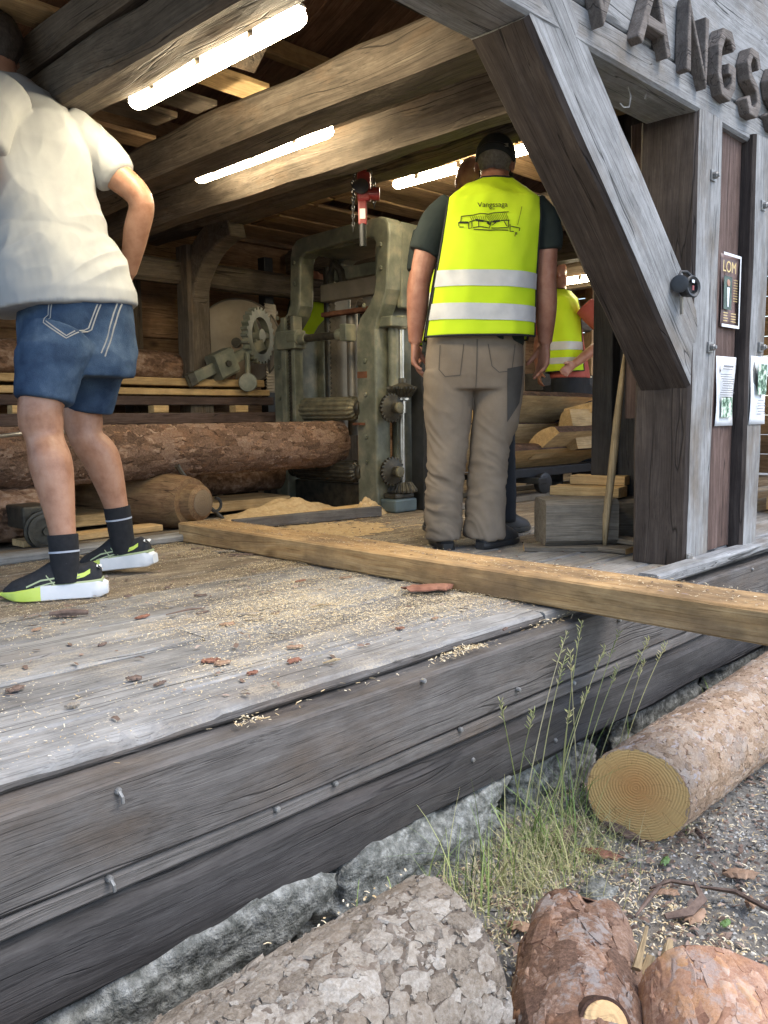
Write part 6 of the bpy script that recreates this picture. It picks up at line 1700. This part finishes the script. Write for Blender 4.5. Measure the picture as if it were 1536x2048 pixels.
while c < 42000:
    x, y = random.uniform(.3, 2.09), random.uniform(1.37, 3.4)
    if random.random() < dens(x, y):
        flake(g, V((x, y, .003 + random.uniform(0, .006) + .012 * max(0, dens(x, y) - .6) * random.random())), random.uniform(.0025, .006) * (2.2 if random.random() < .12 else 1), random.uniform(.0012, .0028), random.uniform(0, 6.3), random.uniform(-.3, .3), random.uniform(0, .4), nseg=1); c += 1
tag(g.put('wood_shavings', 'chip'), 'pale wood shavings scattered over the deck boards', 'shavings', kind='stuff')
g = Geo()
for i in range(2600):
    x, y = random.uniform(2.32, 3.5), random.uniform(2.3, 3.6)
    flake(g, V((x, y, .004 + random.uniform(0, .004))), random.uniform(.004, .012), random.uniform(.0015, .004), random.uniform(0, 6.3), random.uniform(-.2, .2), random.uniform(0, .3), nseg=1)
tag(g.put('floor_litter', 'chip'), 'pale chips littering the floor between timber and saw', 'shavings', kind='stuff')
g = Geo()
for i in range(1500):
    x, y = random.uniform(.3, 3.4), random.uniform(1.38, 3.45)
    if 2.08 < x < 2.32: continue
    if random.random() < .35 + .5 * (y > 2.3): flake(g, V((x, y, .005 + random.uniform(0, .004))), random.uniform(.006, .028), random.uniform(.003, .012), random.uniform(0, 6.3), random.uniform(-.15, .15), random.uniform(0, .35))
for i in range(260):
    flake(g, V((random.uniform(2.11, 2.30), random.uniform(.6, 3.4), .094)), random.uniform(.004, .022), random.uniform(.002, .007), random.gauss(1.5, .6), 0, random.uniform(0, .2))
tag(g.put('bark_crumbs', 'chip_brown'), 'small dark bark crumbs strewn on deck and timber', 'bark crumbs', kind='stuff')
g = Geo()
for i in range(1500):
    flake(g, V((random.uniform(2.11, 2.30), random.uniform(.6, 3.4), .0935)), random.uniform(.003, .010), random.uniform(.0015, .003), random.uniform(0, 6.3), 0, random.uniform(0, .3), nseg=1)
for (cx, cy, cz, n, sx, sy) in [(1.62, 1.325, -.022, 260, .05, .012), (.955, 1.325, -.024, 60, .02, .01), (2.0, 1.325, -.02, 60, .05, .012), (1.3, 1.325, -.025, 40, .25, .015), (2.1, 1.345, -.02, 40, .1, .01)]:
    for i in range(n):
        rx, ry = random.gauss(0, sx), random.gauss(0, sy)
        flake(g, V((cx + rx, min(1.353, max(1.303, cy + ry)), cz + .012 * random.random() * math.exp(-(rx / sx) ** 2))), random.uniform(.004, .014), random.uniform(.002, .004), random.uniform(0, 6.3), random.uniform(-.4, .4), .3, nseg=1)
tag(g.put('shavings_heap', 'chip'), 'little heaps of pale shavings on the ledge and on the timber', 'shavings', kind='stuff')
def heap(name, cx, cy, a, b, h, rz, label, z0=0.0, mat='sawdust', n=40):
    vs, fs = [], []
    for j in range(n + 1):
        for i in range(n + 1):
            u, v = i / n * 2 - 1, j / n * 2 - 1
            r = math.hypot(u, v)
            z = h * max(0, (1 - r ** 1.6)) * (1 + .5 * fractal(V((u * 2, v * 2, cx)), 3)) + .006 * fractal(V((u * 9, v * 9, cy)), 2) - .004
            x, y = u * a, v * b
            vs.append(V((cx + x * math.cos(rz) - y * math.sin(rz), cy + x * math.sin(rz) + y * math.cos(rz), z0 + z)))
    for j in range(n):
        for i in range(n): fs.append((j * (n + 1) + i, j * (n + 1) + i + 1, (j + 1) * (n + 1) + i + 1, (j + 1) * (n + 1) + i))
    return tag(put(name, mesh(name, vs, fs, True), mat), label, 'sawdust', kind='stuff')
heap('sawdust_heap', 3.0, 3.78, .55, .22, .10, 0.1, 'tan sawdust heap at the foot of the saw')
heap('sawdust_heap', 3.42, 3.52, .2, .08, .10, 0.3, 'small sawdust heap against the saw column', .0)
heap('sawdust_heap', 2.85, 3.2, .45, .30, .012, 0, 'thin sawdust layer on the floor in front of the saw')

# single bark pieces on the deck
def barkpiece(x, y, z, L, w, rz, curl, mat, label, seed, name='bark_piece', group=None, th=.004, cat='bark'):
    nu, nv = 8, 5; vs, fs = [], []
    for s in (0, 1):
        for i in range(nu + 1):
            for j in range(nv + 1):
                u, v = i / nu * 2 - 1, j / nv * 2 - 1
                wd = w * (1 - .5 * abs(u) ** 2.0) * (1 + .8 * noise.noise(V((u * 3.1, (v > 0) * 3.0, seed * 1.7))))
                ed = L / 2 * (1 + .45 * noise.noise(V((v * 2.3, seed * 2.3, (u > 0) * 4.0))))
                vs.append(V((u * ed, v * wd / 2, th * .6 + curl * (1 - v * v) * w + .15 * curl * L * (1 - u * u) - s * th + .004 * noise.noise(V((u * 4, v * 4, seed))))))
    m = (nu + 1) * (nv + 1)
    for i in range(nu):
        for j in range(nv):
            a = i * (nv + 1) + j
            fs += [(a, a + 1, a + nv + 2, a + nv + 1), (m + a, m + a + nv + 1, m + a + nv + 2, m + a + 1)]
    bd = [(i, 0) for i in range(nu + 1)] + [(nu, j) for j in range(1, nv + 1)] + [(i, nv) for i in range(nu - 1, -1, -1)] + [(0, j) for j in range(nv - 1, 0, -1)]
    ids = [i * (nv + 1) + j for i, j in bd]
    for a, b in zip(ids, ids[1:] + ids[:1]): fs.append((a, m + a, m + b, b))
    me = mesh(name, vs, fs)
    o = put(name, me, mat, None, Matrix.Translation((x, y, z)) @ Matrix.Rotation(rz, 4, 'Z'))
    return tag(o, label, cat, group)
BG = 'bark flakes scattered over the deck'
spots = [(130, 1235, .075, .03, .1), (500, 1262 - 30, .085, .03, .4), (255, 1196, .035, .02, .2), (420, 1325, .05, .035, .3), (445, 1330, .045, .03, .9), (30, 1382, .05, .03, .1), (146, 1416, .035, .02, .0), (268, 1362, .04, .025, 1.2), (588, 1326, .045, .03, .2), (590, 1298, .045, .02, .1), (335, 1178, .03, .02, .3), (340, 1217, .03, .012, .1), (400, 1194, .045, .015, .2), (285, 1237, .06, .025, .1), (455, 1252, .05, .03, .3), (405, 1228, .05, .012, .0), (510, 1243, .055, .012, .2), (320, 1371, .04, .012, .0), (505, 1350, .03, .02, .3), (73, 1263, .035, .015, .1), (550, 1230, .03, .02, 0), (690, 1236, .025, .02, 0), (1010, 1262, .035, .012, 0), (800, 1260, .03, .015, 0), (870, 1240, .03, .015, .4), (205, 1293, .03, .012, 0), (450, 1105, .10, .03, .1), (480, 1112, .12, .02, .1), (600, 1165, .05, .02, .2), (690, 1158, .05, .015, .1), (395, 1100, .06, .02, .2)]
ray_c = V((0, 0, EYE))
def deckpt(px, py, z=0.0):
    d = fw + r2 * ((px - 768) / 1690) - u2 * ((py - 1024) / 1690)
    t = (z - EYE) / d.z
    return ray_c + d * t
for i, (px, py, L, w, a) in enumerate(spots):
    p = deckpt(px, py)
    barkpiece(p.x, p.y, .005, L * .8, w * .8, random.uniform(-.6, .6) - .1, random.uniform(.0, .16), ['bark_piece', 'flake_grey', 'bark_piece', 'bark_red', 'leaf'][i % 5], 'small curled bark flake lying on the deck boards', i, group=BG)
p = deckpt(862, 1185)
barkpiece(p.x - .01, p.y, .014, .15, .085, -.5, .12, 'bark_red', 'largest reddish bark piece tucked against the squared timber', 77)
p = deckpt(135, 1235)
o = Geo(); o.tube([(p.x - .04, p.y + .03, .012), (p.x, p.y, .016), (p.x + .05, p.y - .03, .012)], [.006, .011, .007], 8); tag(o.put('bark_roll', 'bark_piece', None, True), 'rolled strip of bark near the running shoe', 'bark')
for i, (px, py, L) in enumerate([(668, 1330, .05), (375, 1228, .13), (640, 1218, .06)]):
    p = deckpt(px, py); g = Geo(); g.tube([p + V((-L / 2, .01, .008)), p + V((0, -.004, .014)), p + V((L / 2, .006, .007))], [.002, .004, .002], 6)
    tag(g.put('wood_splinter', 'stick' if i != 1 else 'bark_piece', None, True), ['thin pale splinter at the front edge of the deck', 'long dark twig of bark in the middle of the deck', 'short splinter beside the squared timber'][i], 'splinter')
# shavings lodged on the top of the thick grey log
g = Geo()
for i in range(60):
    x = random.gauss(.93, .10); flake(g, V((x, 1.055 + random.uniform(-.03, .03), -.318 + random.uniform(-.012, .012))), random.uniform(.004, .016), random.uniform(.002, .005), random.uniform(0, 6.3), random.uniform(-.5, .5), .3)
tag(g.put('log_litter', 'chip'), 'shavings and bark bits lodged along the thick grey log', 'shavings', kind='stuff')

# yard floor: gravel, chips, bark litter
def yard(x, y): return gz(x, y)
g = Geo(); oc = [(0, 1, 4), (1, 2, 4), (2, 3, 4), (3, 0, 4), (1, 0, 5), (2, 1, 5), (3, 2, 5), (0, 3, 5)]
for i in range(9000):
    x = random.uniform(1.1, 3.8); y = random.uniform(.2, 1.32)
    r = random.uniform(.003, .0085) * (1.6 if random.random() < .06 else 1); z = yard(x, y) + r * .2
    vs = [V((x + r * a * random.uniform(.7, 1.2), y + r * b * random.uniform(.7, 1.2), z + r * c * random.uniform(.4, .8))) for a, b, c in ((1, 0, 0), (0, 1, 0), (-1, 0, 0), (0, -1, 0), (0, 0, 1), (0, 0, -1))]
    g.add(vs, oc)
tag(g.put('gravel', 'pebble'), 'fine grey gravel of the yard', 'gravel', kind='stuff')
g = Geo()
for i in range(24000):
    x = random.uniform(1.05, 3.6); y = random.uniform(.25, 1.34)
    w = math.exp(-((x - 1.55) / .35) ** 2 - ((y - 1.05) / .3) ** 2) + .28 + .35 * fractal(V((x * 2.5, y * 2.5, 5)), 3)
    if random.random() < w: flake(g, V((x, y, yard(x, y) + random.uniform(.004, .014))), random.uniform(.004, .018), random.uniform(.0015, .0045), random.uniform(0, 6.3), random.uniform(-.4, .4), random.uniform(0, .6))
tag(g.put('yard_shavings', 'chip'), 'pale shavings spread over the gravel between the logs', 'shavings', kind='stuff')
g = Geo()
for i in range(5200):
    x = random.uniform(1.05, 3.6); y = random.uniform(.25, 1.34)
    w = .9 * math.exp(-((x - 1.8) / .45) ** 2 - ((y - 1.1) / .22) ** 2) + .4 + .5 * fractal(V((x * 2.1, y * 2.1, 9)), 3)
    if random.random() < w: flake(g, V((x, y, yard(x, y) + random.uniform(.004, .016))), random.uniform(.006, .028), random.uniform(.004, .013), random.uniform(0, 6.3), random.uniform(-.4, .4), random.uniform(0, .4))
tag(g.put('yard_bark_litter', 'chip_brown'), 'brown bark and leaf litter covering the yard', 'litter', kind='stuff')
for i, (px, py, L, m, lb) in enumerate([(1480, 1750, .075, 'leaf', 'curled dry brown leaf right of centre on the gravel'), (1200, 1725, .11, 'bark_red', 'dark reddish bark strip beside the grass tuft'), (1130, 1700, .12, 'bark_piece', 'long bark strip at the foot of the grass'), (1040, 1860, .06, 'leaf', 'orange-brown leaf beside the thick grey log'), (1400, 1670, .06, 'bark_piece', 'bark scrap below the ringed log end'), (1330, 1790, .06, 'leaf', 'pale brown leaf upright near the forked log tip'), (1450, 1840, .035, 'leaf_green', 'small green leaf lying on the gravel'), (1330, 1730, .04, 'leaf_green', 'small green leaf in the shavings'), (1240, 1680, .12, 'bark_piece', 'flat bark strip between grass and ringed log'), (1500, 1800, .05, 'leaf', 'reddish leaf near the right edge'), (1390, 1830, .07, 'leaf', 'flat pale leaf on the gravel beside the bark strip')]):
    p = deckpt(px, py, -.60)
    barkpiece(p.x, p.y, yard(p.x, p.y) + .018, L, L * .5 if 'leaf' in m else L * .3, random.uniform(-1.5, 1.5), random.uniform(.15, .4), m, lb, i + 50, 'leaf' if 'leaf' in m else 'bark_piece', th=.002 if 'leaf' in m else .004, cat='leaf' if 'leaf' in m else 'bark')
g = Geo(); pts = [deckpt(a, b, -.60) for a, b in [(1330, 1775), (1300, 1810), (1270, 1850)]]; g.tube([p + V((0, 0, .02)) for p in pts], [.004, .006, .003], 6)
tag(g.put('bark_strip', 'bark_piece', None, True), 'thin dark root beside the forked log', 'bark')
g = Geo(); pts = [deckpt(a, b, -.60) for a, b in [(1300, 1790), (1340, 1782), (1390, 1790), (1405, 1812), (1380, 1832), (1330, 1840)]]; g.tube([p + V((0, 0, .018 + .01 * math.sin(i))) for i, p in enumerate(pts)], [.003, .005, .006, .006, .006, .004], 6, flat=2.0)
tag(g.put('bark_strip', 'bark_piece', None, True), 'curled dark bark strip looping on the gravel', 'bark')
g = Geo(); pts = [deckpt(a, b, -.60) for a, b in [(1400, 1785), (1470, 1795), (1536, 1830), (1600, 1860)]]; g.tube([p + V((0, 0, .015)) for p in pts], [.003, .006, .006, .004], 6, flat=2.0)
tag(g.put('bark_strip', 'bark_piece', None, True), 'long dark bark strip running out of the right edge', 'bark')
rk = rock('yard_stone', None, tuple(deckpt(1195, 1793, -.60) + V((0, 0, -.005))), (.085, .07, .06), 31, cuts=8)
tag(rk, 'pale grey stone behind the forked log tip', 'stone')

# grass
def blade(g, p, h, lean, az, w, nseg=5):
    d = V((math.cos(az), math.sin(az), 0)); s = V((-math.sin(az), math.cos(az), 0)); A, B = [], []
    for i in range(nseg + 1):
        t = i / nseg
        c = p + V((0, 0, h * (t - .25 * lean * t * t))) + d * (h * lean * t * t)
        ww = w * (1 - t * .92)
        A.append(c + s * ww / 2); B.append(c - s * ww / 2)
    g.rings([A, B], close=False, cap=False)
g = Geo()
for i in range(170):
    k = random.random()
    if k < .42: x, y = random.gauss(1.80, .10), random.gauss(1.19, .045)
    elif k < .75: x, y = random.gauss(1.50, .13), random.gauss(1.20, .045)
    elif k < .9: x, y = random.gauss(1.97, .10), random.gauss(1.22, .03)
    else: x, y = random.gauss(2.9, .5), random.gauss(1.27, .03)
    y = min(y, 1.29)
    blade(g, V((x, y, yard(x, y) - .005)), random.uniform(.06, .30), random.uniform(.1, 1.1), random.uniform(0, 6.3), random.uniform(.002, .007))
for i in range(50):
    blade(g, V((2.6 + random.uniform(-.1, .9), .5 + random.uniform(-.1, .3), -.61)), random.uniform(.04, .1), random.uniform(.2, .9), random.uniform(0, 6.3), .004)
tag(g.put('grass_tuft', 'grass'), 'green grass tufts growing at the foot of the foundation stones', 'grass', kind='stuff')
g = Geo()
for i in range(800):
    x, y = (random.gauss(1.72, .2), random.gauss(1.15, .07)); y = min(y, 1.28)
    blade(g, V((x, y, yard(x, y))), random.uniform(.04, .16), random.uniform(.6, 1.6), random.uniform(0, 6.3), random.uniform(.0014, .003))
tag(g.put('dry_grass', 'straw'), 'dry straw-coloured grass matted beneath the green tufts', 'grass', kind='stuff')
g = Geo()
def stalk(b, t, mid, head_n=7, droop=.05):
    b, t, mid = V(b), V(t), V(mid); pts = []
    for i in range(13):
        q = i / 12; pts.append(b * (1 - q) ** 2 + mid * 2 * q * (1 - q) + t * q * q)
    g.tube(pts, [.0019 - .0010 * i / 12 for i in range(13)], 5)
    for i in range(head_n):
        q = i / head_n; p = pts[-1].lerp(pts[-3], 1 - q)
        for s in (1, -1):
            dd = V((random.uniform(-1, 1), random.uniform(-1, 1), .9)).normalized()
            A = [p, p + dd * .011, p + dd * .018]; g.tube(A, [.0005, .0014, .0004], 4)
for (bx, by, tx, ty, dpt) in [(1065, 1690, 1130, 1315, .0), (1035, 1690, 1135, 1262, .0), (1120, 1640, 1165, 1240, .02), (1135, 1650, 1240, 1260, .03), (1100, 1660, 1212, 1290, .02), (1150, 1600, 1300, 1275, .03), (1110, 1600, 1140, 1300, .01), (1050, 1680, 1000, 1400, .0), (1080, 1620, 1140, 1420, .0), (1160, 1560, 1290, 1320, .04), (1180, 1560, 1335, 1285, .05), (1140, 1640, 1240, 1330, .02), (1025, 1700, 1070, 1420, .0), (1120, 1590, 1340, 1500, -.08), (1120, 1650, 1350, 1540, -.08), (1085, 1650, 1175, 1380, 0)]:
    # stalks stand in a strip just in front of the sill beam
    def at_y(px, py, Y):
        d = fw + r2 * ((px - 768) / 1690) - u2 * ((py - 1024) / 1690); return ray_c + d * (Y / d.y)
    Y = 1.19 + dpt * .6
    b = deckpt(bx, by, -.585); b.y = min(b.y, 1.27); t = at_y(tx, ty, min(1.28, Y - .02)); mid = (b + t) / 2 + V((random.uniform(-.03, .0), 0, .06))
    stalk(b, t, mid)
tag(g.put('seed_grass', 'straw'), 'tall thin grass stalks with seed heads in front of the dark beams', 'grass', kind='stuff')
